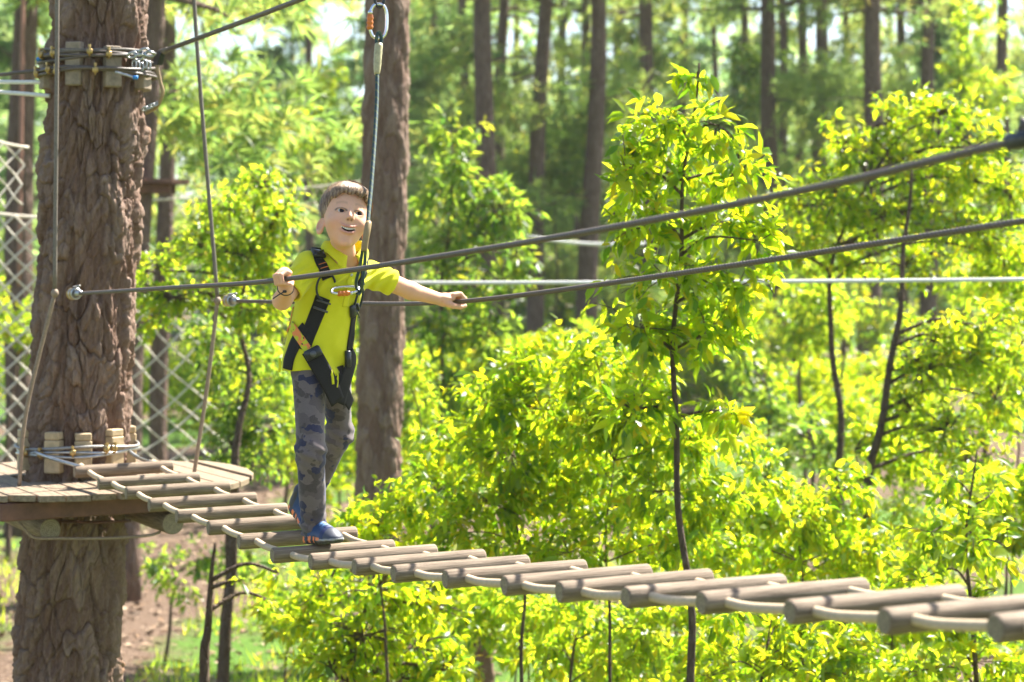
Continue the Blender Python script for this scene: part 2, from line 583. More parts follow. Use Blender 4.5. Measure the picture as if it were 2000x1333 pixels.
# ================================================================= pines standing behind
crown_lib = []
for s in range(5):
    (nV, nF, rnd), wood = pine_crown(100 + s, 9.0, 2.6, 13, 16, 0.34, 0.014, 15)
    me = new_mesh("crown", nV, nF); fattr(me, "rnd", rnd); me.materials.append(M['needle'])
    me2 = new_mesh("branches", wood[0], wood[1]); me2.materials.append(M['bark_far']); smooth(me2)
    crown_lib.append((me, me2))

def far_pine(px_top, px_mid, d, width_px, label, seed, crown_z=None, group="pines standing behind the ropes course", z_top=None, low=0):
    rs = np.random.RandomState(seed)
    dia = 1.12 * width_px * d / FPX
    a, b = P(px_top, 0, d), P(px_mid, 600, d)
    slope = (a[0] - b[0]) / (a[2] - b[2])
    xat = lambda z: b[0] + slope * (z - b[2])
    zc = crown_z if crown_z is not None else max(5.5, a[2] - 0.4) + rs.uniform(0, 1.0)
    zt = zc + 8.6
    gz = float(ground_z(xat(0), d)) - 0.1
    t = thing("pine_tree", label, "pine tree", (xat(gz), d, gz), group)
    z = np.linspace(gz, zt, 26)
    r = dia / 2 * np.clip(1.08 - 0.9 * np.maximum(z - 3.5, 0) / (zt - 2.0) , 0.06, 2) + 0.12 * dia * np.exp(-(z - gz) * 1.5)
    pts = np.stack([xat(z) + 0.04 * np.sin(z * 0.9 + seed), np.full_like(z, d) + 0.03 * np.cos(z + seed), z], -1)
    V, Fc = tube(pts, r, 18)
    ang = snoise(V * np.array([9, 9, 2.0]), seed, 3, 0.6)
    ctr = np.repeat(pts, 18, 0)
    V = ctr + (V - ctr) * (1 + 0.06 * ang)[:, None]
    obj("trunk", (V, Fc), M['bark_far'], t)
    # dead lower branch stubs
    for k in range(rs.randint(3, 7)):
        zz = rs.uniform(3.2, zc + 0.5); aa = rs.uniform(0, 6.28); L = rs.uniform(0.4, 1.6)
        p0 = np.array([xat(zz), d, zz]); p1 = p0 + np.array([np.cos(aa) * L, np.sin(aa) * L, rs.uniform(-.3, .5) * L])
        obj("branch", tube(catmull([p0, (p0 + p1) / 2 + rs.normal(scale=.06, size=3), p1], 3), np.linspace(.03, .008, 7), 5), M['bark_far'], t)
    me, me2 = crown_lib[seed % 5]
    sc = rs.uniform(0.8, 1.1); rz = rs.uniform(0, 6.28)
    for nm, mm in (("crown", me), ("branches", me2)):
        o = bpy.data.objects.new(nm, mm); col.objects.link(o); o.parent = t
        o.location = (xat(zc) - xat(gz), 0, zc - gz); o.rotation_euler = (0, 0, rz); o.scale = (sc, sc, 1); o["kind"] = "stuff"
    # green side shoots hanging low, as the photograph shows needles down the stand
    for k in range(low):
        zz = rs.uniform(2.5, zc - 0.5)
        o = bpy.data.objects.new("low_bough", bough_lib[rs.randint(len(bough_lib))]); col.objects.link(o); o.parent = t
        o.location = (xat(zz) - xat(gz), 0, zz - gz); o.rotation_euler = (0, 0, rs.uniform(0.5, 2.64)); o.scale = (1, 1, 1)
    return t

bough_lib = []
for s in range(4):
    rs = np.random.RandomState(300 + s)
    L = 2.2
    p0 = np.zeros(3); p1 = np.array([L, 0, rs.uniform(-.3, .3)])
    u = rs.uniform(0.2, 1.0, 110)
    C = p0 + (p1 - p0) * u[:, None] + rs.normal(scale=(.25, .42, .25), size=(110, 3)) * (0.4 + u[:, None])
    Dd = np.array([0.7, 0, 0.3]) + rs.normal(scale=.5, size=(110, 3)); Dd /= np.linalg.norm(Dd, axis=1)[:, None]
    V, Fq, rnd = needle_tufts(C, Dd, 0.30, 0.011, 18, rs)
    me = new_mesh("low_bough", V, Fq); fattr(me, "rnd", rnd); me.materials.append(M['needle'])
    bough_lib.append(me)

FP = [
    (48, 40, 24, 46, "dark pine trunk at the far left edge behind the rope net", 1),
    (297, 268, 20, 40, "pine trunk carrying the small round platform behind the big trunk", 2),
    (327, 318, 26, 29, "slim pine trunk just right of the small round platform", 3),
    (946, 946, 34, 36, "dark pine trunk third from the boy's pine, beside a thinner grey one", 4),
    (984, 968, 40, 22, "thin grey pine trunk hugging the right side of a darker one", 5),
    (1064, 1042, 36, 29, "bare pine trunk with a sunlit edge standing alone behind the white rope", 6),
    (1143, 1134, 44, 20, "narrow left trunk of the twin pines behind the upper cable", 7),
    (1168, 1150, 36, 33, "stout right trunk of the twin pines behind the upper cable", 8),
    (1212, 1190, 55, 18, "thin dark pine trunk leaning just right of the twin pines", 9),
    (1265, 1268, 40, 29, "pine trunk rising above the left side of the tall sapling", 10),
    (1496, 1516, 42, 32, "pine trunk rising right of the tall sapling's tip", 12),
    (1528, 1530, 50, 18, "thin pine trunk touching its thicker neighbour right of the sapling", 13),
    (1606, 1590, 45, 27, "pine trunk between pale sky gaps above the right bushes", 14),
    (1692, 1688, 52, 15, "thin trunk on the left flank of the upper right pine", 15),
    (1708, 1700, 40, 36, "thick pine trunk above the big yellow bush on the right", 16),
    (1816, 1812, 44, 27, "rightmost pine trunk rising behind the yellow bush top", 17),
    (845, 850, 60, 15, "thin distant pine between the boy's pine and the dark pair", 18),
    (905, 908, 52, 20, "distant pine trunk just left of the dark pair beyond the boy's arm", 20),
    (1012, 1008, 58, 16, "thin distant pine in the gap between the grey trunk and the lone pine", 21),
    (1100, 1096, 54, 19, "distant pine trunk between the lone pine and the twin pines", 22),
    (1335, 1338, 56, 18, "distant pine trunk directly behind the sapling's crown", 23),
    (1452, 1458, 60, 18, "distant pine left of the thick pine beside the sapling's tip", 24),
    (1566, 1560, 54, 20, "distant pine in the gap left of the pine among pale sky gaps", 25),
    (1655, 1650, 58, 17, "distant thin pine just left of the upper right flank trunk", 26),
    (1762, 1765, 52, 20, "distant pine between the thick upper right pine and the rightmost one", 27),
    (1885, 1890, 50, 20, "distant pine near the upper right corner", 28),
    (1960, 1962, 46, 24, "pine trunk cut close to the right edge above the near cable", 29),
    (600, 604, 60, 16, "faint distant pine left of the boy's pine above his head", 30),
    (1395, 1400, 65, 14, "thin distant pine behind the tip of the tall sapling", 19),
]
for a, b, d, w, lab, sd in FP:
    far_pine(a, b, d, w, lab, sd, low=4 if d > 30 else 2)

# younger, bushy pines filling the stand further back
def young_pine(px, d, h, seed, label, group):
    x = (px - 1000) / FPX * d
    gz = float(ground_z(x, d)) - 0.1
    rs = np.random.RandomState(seed)
    t = thing("young_pine", label, "pine tree", (x, d, gz), group)
    obj("trunk", tube([(x, d, gz), (x + .1, d, gz + h * .5), (x, d, gz + h * 0.96)], np.array([.14, .09, .02]) * h / 10, 8), M['bark_far'], t)
    me, me2 = young_lib[seed % 4]
    for nm, mm in (("crown", me), ("branches", me2)):
        o = bpy.data.objects.new(nm, mm); col.objects.link(o); o.parent = t
        o.location = (0, 0, h * 0.12); o.rotation_euler = (0, 0, rs.uniform(0, 6.28)); o.scale = (h / 10 * rs.uniform(.9, 1.2),) * 2 + (h / 10 * 0.88,); o["kind"] = "stuff"
young_lib = []
for s in range(4):
    (nV, nF, rnd), wood = pine_crown(500 + s, 10.0, 2.4, 17, 18, 0.42, 0.022, 13)
    me = new_mesh("crown", nV, nF); fattr(me, "rnd", rnd); me.materials.append(M['needle_far'])
    me2 = new_mesh("branches", wood[0], wood[1]); me2.materials.append(M['bark_far']); smooth(me2)
    young_lib.append((me, me2))
rs = np.random.RandomState(77)
for k in range(30):
    d = 48 + 48 * (k / 30.0) + rs.uniform(-3, 3)
    px = rs.uniform(-150, 2150) if k % 6 else rs.uniform(1250, 2150)
    young_pine(px, d, rs.uniform(5.5, 11) * (0.75 + d / 160), 900 + k, "bushy green pine standing among the distant stand", "bushy pines of the distant stand")

# the far wood behind everything
def far_wood():
    rs = np.random.RandomState(5)
    n = 10000
    x = rs.uniform(-60, 60, n); y = rs.uniform(100, 150, n)
    top = 23 + 5 * np.sin(x * 0.21) + 4 * np.sin(x * 0.57 + 2) + 3 * np.sin(x * 1.3)
    z = ground_z(x, y) + rs.uniform(0, 1, n) ** 0.8 * top
    C = np.stack([x * y / 100, y, z], -1)
    keep = snoise(C * np.array([1, .3, 1]), 8, 3, 0.10) > -0.12
    C = C[keep]
    D = rs.normal(size=C.shape) + np.array([0, 0, .4]); D /= np.linalg.norm(D, axis=1)[:, None]
    V, Fq, rnd = needle_tufts(C, D, 1.5, 0.15, 6, rs)
    me = new_mesh("distant_wood", V, Fq); fattr(me, "rnd", rnd)
    o = link("distant_wood", me, M['needle_far'], sm=False)
    o["kind"] = "stuff"; o["label"] = "hazy green mass of the far pine wood"; o["category"] = "wood"
far_wood()

# ================================================================= the air
def haze():
    lo, hi = np.array([-420, -130, -2.0]), np.array([420, 640, 46.0])
    c = (lo + hi) / 2; h = (hi - lo) / 2
    V = np.array([[x, y, z] for x in (lo[0], hi[0]) for y in (lo[1], hi[1]) for z in (lo[2], hi[2])])
    F = [(0, 1, 3, 2), (4, 6, 7, 5), (0, 4, 5, 1), (2, 3, 7, 6), (0, 2, 6, 4), (1, 5, 7, 3)]
    m = bpy.data.materials.new("haze"); m.use_nodes = True
    nt = m.node_tree; nt.nodes.clear()
    out = nt.nodes.new("ShaderNodeOutputMaterial"); v = nt.nodes.new("ShaderNodeVolumePrincipled")
    v.inputs["Color"].default_value = (0.93, 0.97, 0.93, 1); v.inputs["Density"].default_value = 0.0004; v.inputs["Anisotropy"].default_value = 0.25
    nt.links.new(v.outputs[0], out.inputs["Volume"])
    o = obj("haze", (V, F), m, sm=False); o["kind"] = "stuff"; o["label"] = "pale sunlit haze hanging in the wood"; o["category"] = "haze"
haze()
# ================================================================= leafy saplings and shrubs
LEAF_V = np.array([[0, 0, 0], [.28, .15, .035], [.28, 0, 0], [.28, -.15, .035], [.62, .15, .02], [.62, 0, -.03], [.62, -.15, .02], [1, 0, -.12]])
LEAF_T = np.array([[0, 2, 1], [0, 3, 2], [4, 5, 7], [5, 6, 7]])
LEAF_Q = np.array([[1, 2, 5, 4], [2, 3, 6, 5]])

def leaf_axes(D, rs):
    n = len(D)
    D = D / (np.linalg.norm(D, axis=1)[:, None] + 1e-9)
    up = np.array([0, 0, 1.0]) + rs.normal(scale=0.55, size=(n, 3))
    S = np.cross(up, D); S /= np.linalg.norm(S, axis=1)[:, None] + 1e-9
    Nn = np.cross(D, S)
    return D, S, Nn

def leaf_mesh(C, D, S, Nn, L, rs, simple=False):
    n = len(C)
    if simple:                       # far leaves: two folded facets
        w = rs.uniform(.13, .24, (n, 1)) * L[:, None]
        m = C + D * (L * .45)[:, None] + Nn * (L * .05)[:, None]
        V = np.stack([C, m - S * w, C + D * L[:, None] - Nn * (L * .08)[:, None], m + S * w], 1).reshape(-1, 3)
        o = (np.arange(n) * 4)[:, None]
        T = np.concatenate([o + np.array([[0, 1, 2]]), o + np.array([[0, 2, 3]])])
        return V, [T], np.repeat(rs.uniform(0, 1, n), 4)
    wv = rs.uniform(0.65, 1.5, (n, 1, 1))
    curl = rs.uniform(0.2, 2.6, (n, 1, 1))
    lv = LEAF_V[None]
    V = C[:, None] + L[:, None, None] * (lv[..., 0:1] * D[:, None] + lv[..., 1:2] * wv * S[:, None] + lv[..., 2:3] * curl * Nn[:, None])
    V = V.reshape(-1, 3)
    o = (np.arange(n) * 8)[:, None, None]
    T = (LEAF_T[None] + o).reshape(-1, 3); Q = (LEAF_Q[None] + o).reshape(-1, 4)
    rnd = np.repeat(rs.uniform(0, 1, n), 8)
    return V, [T, Q], rnd

LEAF_SHARED = {}
def shared_leaf(matn):
    if matn not in LEAF_SHARED:
        meshes = []
        rs = np.random.RandomState(9)
        for k in range(4):
            V = LEAF_V * np.array([1, rs.uniform(.85, 1.25), rs.uniform(.4, 2.4)])
            me = new_mesh("leaf", V, [LEAF_T, LEAF_Q]); me.materials.append(M[matn]); smooth(me)
            meshes.append(me)
        LEAF_SHARED[matn] = meshes
    return LEAF_SHARED[matn]

def plant(name, label, cat, d, stem, clumps, matn, seed, leaf=0.064, dens=1.0, stem_r=0.012, parts=0, group=None, droop=0.40, depth=0.8, twig=True):
    """stem: photograph pixels of the main stem from the ground up, at distance d. clumps: (px, py, rx, ry[, dd]) leafy ends of branches."""
    rs = np.random.RandomState(seed)
    S = np.array([P(x, y, d) for x, y in stem])
    # carry the stem down to the ground
    gz = float(ground_z(S[0][0], d))
    if S[0][2] > gz + 0.02:
        dirv = (S[0] - S[1]); dirv = dirv / (abs(dirv[2]) + 1e-6) * 0.25
        base = np.array([S[0][0] + np.clip(dirv[0], -.15, .15) * (S[0][2] - gz), d, gz - 0.05])
        S = np.vstack([base, S])
    t = thing(name, label, cat, (S[0][0], d, gz), group)
    Sc = catmull(S, 6)
    Sc[:, 0] += 0.022 * np.sin(Sc[:, 2] * 3.2 + seed) + 0.008 * np.sin(Sc[:, 2] * 9 + seed); Sc[:, 1] += 0.03 * np.sin(Sc[:, 2] * 3 + seed * 2)
    rr = stem_r * np.linspace(1.25, 0.28, len(Sc))
    obj("trunk", tube(Sc, rr, 9), M['stem'], t)
    wood, C, D = [], [], []
    pxm = d / FPX
    for cl in clumps:
        cxp, cyp, rx, ry = cl[:4]
        dd = cl[4] if len(cl) > 4 else rs.uniform(-0.25, 0.25) * depth
        c = P(cxp, cyp, d + dd)
        R = np.array([rx * pxm, max(rx, ry) * pxm * depth, ry * pxm]) * 1.32
        # branch from the stem to the clump
        below = Sc[Sc[:, 2] < c[2] - 0.15 * R[2]]
        src = below[np.argmin(np.linalg.norm((below - c) * np.array([1, 1, 1.3]), axis=1))] if len(below) else Sc[0]
        mid = (src + c) / 2 + np.array([0, 0, 0.12 * np.linalg.norm(c - src)]) + rs.normal(scale=0.02, size=3)
        br = catmull([src, mid, c], 5)
        obj("branch", tube(br, np.linspace(stem_r * 0.5, stem_r * 0.22, len(br)), 6), M['stem'], t)
        area = math.pi * rx * ry
        lpx = leaf / pxm
        nl = int(dens * 6.5 * area / (lpx * lpx * 0.24))
        ntw = max(4, nl // 11)
        hole = rs.normal(size=(2, 3)); hole /= np.linalg.norm(hole, axis=1)[:, None]
        for k in range(ntw):
            v = rs.normal(size=3); v /= np.linalg.norm(v)
            rad = rs.uniform(0.35, 1.0) ** 0.6 * (1.0 if rs.uniform() < .8 else rs.uniform(1.0, 1.35))
            if (hole @ v).max() > 0.72 and rs.uniform() < .85:
                continue
            e = c + v * R * rad
            s0 = c + v * R * rs.uniform(0, 0.25) * 0.8
            tw = np.array([s0, (s0 + e) / 2 + np.array([0, 0, .10 * R[2]]), e])
            if twig and k % 2 == 0:
                wood.append(tube(tw, np.array([stem_r * .2, stem_r * .15, stem_r * .08]), 4, False))
            td = unit(e - s0)
            m = max(3, int(nl / ntw))
            for q in range(m):
                u = rs.uniform(0.25, 1.08)
                p = s0 * (1 - u) + e * u + rs.normal(scale=0.012, size=3)
                side = rs.normal(size=3); side -= td * side.dot(td)
                dr = td * rs.uniform(.1, .8) + unit(side) * rs.uniform(.4, 1.0)
                dr[2] -= droop * rs.uniform(0.2, 1.6)
                C.append(p); D.append(dr)
    if wood:
        obj("twigs", join(wood), M['stem'], t)["kind"] = "stuff"
    C = np.array(C); D = np.array(D)
    L = leaf * rs.uniform(0.5, 1.35, len(C))
    Dn, Sv, Nn = leaf_axes(D, rs)
    if parts:
        # the leaves nearest the viewer are single leaves
        order = np.argsort(C[:, 1])[:parts * 2]
        pick = rs.choice(order, parts, replace=False)
        rest = np.setdiff1d(np.arange(len(C)), pick)
        ms = shared_leaf(matn)
        loc = Vector(t.location)
        for i in pick:
            o = bpy.data.objects.new("leaf", ms[i % 4]); col.objects.link(o); o.parent = t
            mt = Matrix((( Dn[i][0], Sv[i][0], Nn[i][0]), (Dn[i][1], Sv[i][1], Nn[i][1]), (Dn[i][2], Sv[i][2], Nn[i][2])))
            o.rotation_euler = mt.to_euler(); o.scale = (L[i],) * 3; o.location = Vector(C[i]) - loc
        C, Dn, Sv, Nn, L = C[rest], Dn[rest], Sv[rest], Nn[rest], L[rest]
    V, Fq, rnd = leaf_mesh(C, Dn, Sv, Nn, L, rs, d > 12.4)
    me = new_mesh("crown", V, Fq); fattr(me, "rnd", rnd)
    o = link("crown", me, M[matn], t)
    o["kind"] = "stuff"
    return t

LOGS_PX = [(150, 922), (193, 945), (240, 965), (290, 987), (345, 1010), (403, 1032), (466, 1058), (533, 1086), (607, 1098), (687, 1108), (775, 1122), (872, 1132), (975, 1144), (1092, 1158), (1222, 1168), (1368, 1180), (1533, 1197), (1722, 1213), (1937, 1230)]
# the tall sapling right of centre
plant("sapling", "tall bright yellow-green sapling with a thin dark stem right of centre", "sapling", 8.2,
      [(1342, 1333), (1336, 1150), (1330, 950), (1326, 750), (1322, 560), (1325, 380), (1345, 230), (1362, 125)],
      [(1362, 150, 32, 42, 0), (1300, 240, 80, 60), (1405, 245, 45, 50), (1225, 345, 50, 70), (1320, 340, 95, 70), (1440, 340, 50, 60),
       (1265, 440, 80, 55), (1390, 440, 90, 60), (1480, 470, 50, 60), (1300, 540, 90, 60), (1440, 560, 80, 55), (1250, 640, 85, 70), (1380, 650, 80, 60),
       (1430, 800, 60, 50), (1240, 800, 70, 50)],
      'leaf_near', 21, leaf=0.078, dens=1.0, stem_r=0.015, parts=300)
# the big bright shrub in the middle
plant("shrub", "broad sunlit shrub rising just right of the boy behind the rope bridge", "shrub", 9.6,
      [(1010, 1333), (1020, 1150), (1015, 980), (1030, 820)],
      [(1010, 720, 60, 45), (950, 790, 80, 60), (1060, 800, 90, 70), (900, 880, 80, 60), (1000, 890, 100, 70), (1110, 880, 80, 70), (850, 960, 80, 50), (960, 980, 100, 60), (1080, 990, 100, 60), (1010, 1070, 110, 50), (900, 1040, 80, 50)],
      'leaf_near', 22, leaf=0.064, dens=0.95, stem_r=0.010, parts=300)
plant("shrub", "dense bright shrub filling the space under the tall sapling", "shrub", 9.2,
      [(1190, 1333), (1195, 1100), (1200, 900)],
      [(1170, 720, 80, 70), (1260, 740, 70, 60), (1150, 820, 90, 60), (1250, 850, 90, 70), (1340, 870, 80, 70), (1190, 930, 100, 60), (1300, 960, 100, 60), (1210, 1040, 110, 60), (1390, 980, 70, 60), (1110, 1080, 80, 50), (1330, 1060, 90, 50)],
      'leaf_near', 23, leaf=0.062, dens=0.95, stem_r=0.009, parts=200)
plant("shrub", "low leafy shrub peeking out between the boy's shoe and the pine", "shrub", 9.9,
      [(760, 1333), (750, 1150), (740, 1040)],
      [(740, 1000, 80, 35), (680, 1020, 50, 30), (800, 990, 60, 45), (830, 930, 45, 40), (760, 1060, 90, 40), (690, 1080, 60, 40)],
      'leaf_near', 24, leaf=0.064, dens=0.9, stem_r=0.009)
plant("shrub", "bushy shrub hanging below the rope bridge left of centre", "shrub", 10.4,
      [(700, 1333), (700, 1250), (720, 1180)],
      [(640, 1160, 75, 45), (740, 1150, 90, 50), (820, 1180, 70, 50), (610, 1230, 60, 50), (710, 1240, 90, 60), (810, 1260, 90, 50), (650, 1310, 80, 50), (770, 1325, 90, 45), (870, 1310, 50, 40)],
      'leaf_near', 25, leaf=0.064, dens=0.75, stem_r=0.03)
plant("shrub", "shaded shrub under the middle of the rope bridge", "shrub", 10.0,
      [(1120, 1333), (1125, 1250), (1130, 1180)],
      [(1090, 1190, 70, 45), (1170, 1210, 80, 50), (1080, 1270, 70, 50), (1180, 1290, 90, 50), (1020, 1160, 60, 40), (1260, 1230, 60, 60)],
      'leaf_mid', 26, leaf=0.062, dens=0.7, stem_r=0.009)
plant("shrub", "dense yellow shrub below the bridge right of the sapling stem", "shrub", 8.8,
      [(1480, 1400), (1490, 1300), (1500, 1200)],
      [(1420, 1200, 70, 40), (1520, 1230, 90, 50), (1620, 1260, 80, 50), (1430, 1280, 90, 50), (1540, 1310, 110, 50), (1660, 1320, 80, 50), (1380, 1320, 60, 50)],
      'leaf_near', 27, leaf=0.064, dens=0.85, stem_r=0.009)
plant("shrub", "sunlit shrub with pale twigs just above the bridge's right half", "shrub", 10.0,
      [(1560, 1333), (1560, 1150), (1550, 1000)],
      [(1480, 920, 70, 50), (1450, 990, 80, 50), (1550, 1000, 90, 60), (1650, 960, 60, 50), (1640, 1050, 80, 50), (1500, 1070, 100, 45), (1700, 1080, 70, 50), (1400, 1080, 70, 40), (1590, 1110, 110, 40)],
      'leaf_near', 28, leaf=0.064, dens=0.85, stem_r=0.009)
plant("sapling", "twiggy sparse sapling by the lower right corner with a reddish stem", "sapling", 8.9,
      [(1905, 1400), (1900, 1200), (1903, 1050), (1910, 880)],
      [(1860, 930, 60, 50), (1940, 960, 50, 60), (1900, 1040, 80, 50), (1820, 1040, 60, 60), (1970, 1070, 40, 60), (1800, 1130, 60, 50), (1950, 1150, 60, 40), (1900, 1290, 90, 50), (1800, 1310, 70, 50), (1980, 1320, 50, 50)],
      'leaf_near', 29, leaf=0.075, dens=0.5, stem_r=0.013, parts=150)
plant("sapling", "leaning thin-stemmed sapling with yellow leaf clusters right of centre", "sapling", 12.5,
      [(1700, 1000), (1715, 850), (1735, 700), (1760, 560), (1780, 420), (1788, 330)],
      [(1830, 660, 80, 50), (1800, 720, 70, 50), (1890, 700, 60, 50), (1920, 640, 60, 60), (1780, 800, 60, 50), (1850, 840, 90, 55), (1950, 780, 60, 70), (1900, 900, 90, 50), (1980, 700, 40, 60)],
      'leaf_near', 30, leaf=0.064, dens=0.75, stem_r=0.028)
plant("small_tree", "large rounded yellow bush top in the upper right", "tree", 14.5,
      [(1640, 1000), (1640, 850), (1620, 640), (1640, 480), (1700, 350)],
      [(1640, 290, 60, 50), (1730, 240, 80, 50), (1830, 230, 80, 50), (1900, 290, 60, 60), (1760, 320, 100, 60), (1860, 350, 90, 60), (1640, 380, 80, 60), (1560, 400, 60, 50), (1740, 420, 110, 60), (1870, 450, 100, 60), (1640, 480, 80, 50), (1770, 520, 90, 50), (1970, 370, 50, 70), (1960, 500, 60, 60), (1550, 500, 60, 50)],
      'leaf_near', 31, leaf=0.075, dens=0.75, stem_r=0.03)
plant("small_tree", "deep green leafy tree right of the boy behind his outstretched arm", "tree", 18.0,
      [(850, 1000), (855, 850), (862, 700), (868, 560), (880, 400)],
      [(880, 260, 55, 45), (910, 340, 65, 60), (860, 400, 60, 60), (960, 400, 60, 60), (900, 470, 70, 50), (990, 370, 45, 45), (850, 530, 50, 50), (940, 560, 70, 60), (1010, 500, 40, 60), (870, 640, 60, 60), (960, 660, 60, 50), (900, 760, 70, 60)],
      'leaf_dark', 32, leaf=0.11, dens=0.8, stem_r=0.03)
plant("shrub", "small sunlit shrub at the right edge of the boy's pine", "shrub", 13.6,
      [(825, 1100), (825, 950), (820, 800)],
      [(815, 730, 30, 35), (825, 790, 35, 35), (815, 860, 30, 35)],
      'leaf_mid', 33, leaf=0.062, dens=0.8, stem_r=0.012)
plant("small_tree", "leafy green tree between the near pine trunk and the boy", "tree", 13.2,
      [(455, 960), (470, 850), (490, 740), (470, 620), (480, 480)],
      [(510, 360, 55, 40), (450, 410, 70, 50), (540, 430, 45, 60), (390, 480, 70, 50), (310, 530, 50, 40), (470, 490, 80, 50), (540, 530, 40, 60), (340, 580, 70, 40), (430, 580, 80, 50), (510, 610, 60, 50), (300, 620, 40, 40)],
      'leaf_mid', 34, leaf=0.064, dens=0.85, stem_r=0.028)
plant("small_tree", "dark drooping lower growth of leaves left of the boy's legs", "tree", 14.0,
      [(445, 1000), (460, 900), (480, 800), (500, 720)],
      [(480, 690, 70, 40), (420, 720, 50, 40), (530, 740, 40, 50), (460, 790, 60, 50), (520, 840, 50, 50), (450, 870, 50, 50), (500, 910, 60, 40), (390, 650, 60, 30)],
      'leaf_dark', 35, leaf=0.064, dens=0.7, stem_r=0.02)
plant("sapling", "young brown stem with one side branch left below the bridge", "sapling", 9.6,
      [(398, 1333), (405, 1240), (415, 1150), (432, 1062)],
      [(470, 1135, 14, 10, 0), (545, 1120, 40, 20, 0.1), (520, 1170, 40, 20, 0.2)],
      'leaf_mid', 36, leaf=0.075, dens=0.45, stem_r=0.026)
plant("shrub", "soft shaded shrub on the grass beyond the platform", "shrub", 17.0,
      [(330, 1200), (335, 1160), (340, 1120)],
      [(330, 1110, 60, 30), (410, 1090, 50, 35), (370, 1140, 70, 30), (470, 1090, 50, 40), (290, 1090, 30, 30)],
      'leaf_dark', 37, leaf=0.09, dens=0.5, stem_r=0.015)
# low growth under and beyond the bridge on the right
LOW = [(1000, 1180, 12.5, 90, 50, "low sunlit growth behind the bridge left of the slim stump"), (1320, 1200, 11.0, 90, 60, "leafy shrub around the foot of the tall sapling"),
       (1240, 1310, 10.5, 90, 50, "bottom edge shrub left of the sapling's foot"), (1740, 1200, 10.5, 100, 60, "shrub under the bridge's right third"),
       (1760, 1320, 9.8, 90, 50, "bottom edge shrub between the yellow shrub and the corner sapling"), (1860, 1190, 11.0, 100, 60, "yellow shrub just below the bridge near the right edge"),
       (1680, 880, 13.0, 90, 60, "shrub at the right side of the bright clearing"), (1400, 880, 13.0, 80, 60, "blurred shrub just right of the sapling stem"),
       (1450, 1150, 12.0, 100, 50, "shrub behind the bridge right of the sapling stem"), (1960, 960, 12.0, 80, 70, "leafy shrub cut by the right edge at bridge height"),
       (1980, 560, 15.0, 70, 80, "yellow shrub cut by the right edge under the white rope"), (1100, 700, 14.0, 70, 50, "leafy shrub top between the twin pines and the sapling"),
       (560, 1180, 13.5, 60, 50, "small shrub on the grass left of the bridge shrub"), (880, 1130, 13.0, 80, 50, "shrub seen between the bridge rungs left of centre")]
for i, (cx_, cy_, d, rx, ry, lab) in enumerate(LOW):
    rs = np.random.RandomState(820 + i)
    cl = [(cx_ + rs.uniform(-.9, .9) * rx, cy_ + rs.uniform(-.8, .9) * ry, rx * rs.uniform(.45, .7), ry * rs.uniform(.5, .7)) for k in range(6)]
    gy = 520 + CAMZ * FPX / d
    plant("shrub", lab, "shrub", d, [(cx_ + rs.uniform(-15, 15), min(gy - 5, cy_ + ry + 300)), (cx_ + 5, cy_ + ry), (cx_, cy_)], cl,
          'leaf_near' if i % 4 else 'leaf_mid', 840 + i, leaf=0.068, dens=0.9, stem_r=0.009, twig=False)
# thicket along the foot of the bridge
ORD = ["first", "second", "third", "fourth", "fifth", "sixth", "seventh", "eighth", "ninth", "tenth", "eleventh"]
for i in range(11):
    rs = np.random.RandomState(930 + i)
    L_ = LOGS_PX[18 - i]
    cx_ = L_[0] + 60; d = 11.2 + 1.6 * (i % 3); cy_ = L_[1] + 95 + 25 * (i % 2)
    cl = [(cx_ + rs.uniform(-1, 1) * 95, cy_ + rs.uniform(-1, 1) * 60, rs.uniform(45, 70), rs.uniform(35, 50)) for k in range(6)]
    plant("shrub", "leafy green shrub below the bridge under the %s rung counted from the right" % ORD[i], "shrub", d,
          [(cx_, cy_ + 260), (cx_ + 8, cy_ + 60), (cx_, cy_)], cl, 'leaf_mid' if i % 2 else 'leaf_near', 950 + i, leaf=0.07, dens=0.75, stem_r=0.008, twig=False)
for i in range(7):
    rs = np.random.RandomState(1030 + i)
    cx_ = 1330 + 105 * i; d = 12.0 + 1.4 * (i % 3); cy_ = 1040 + 30 * (i % 2)
    cl = [(cx_ + rs.uniform(-1, 1) * 90, cy_ + rs.uniform(-1, 1) * 70, rs.uniform(45, 70), rs.uniform(35, 50)) for k in range(6)]
    plant("shrub", "bright shrub above the bridge behind the %s rung counted from the right" % ORD[6 - i], "shrub", d,
          [(cx_, cy_ + 260), (cx_ + 8, cy_ + 60), (cx_, cy_)], cl, 'leaf_near' if i % 2 else 'leaf_mid', 1050 + i, leaf=0.07, dens=0.7, stem_r=0.008, twig=False)
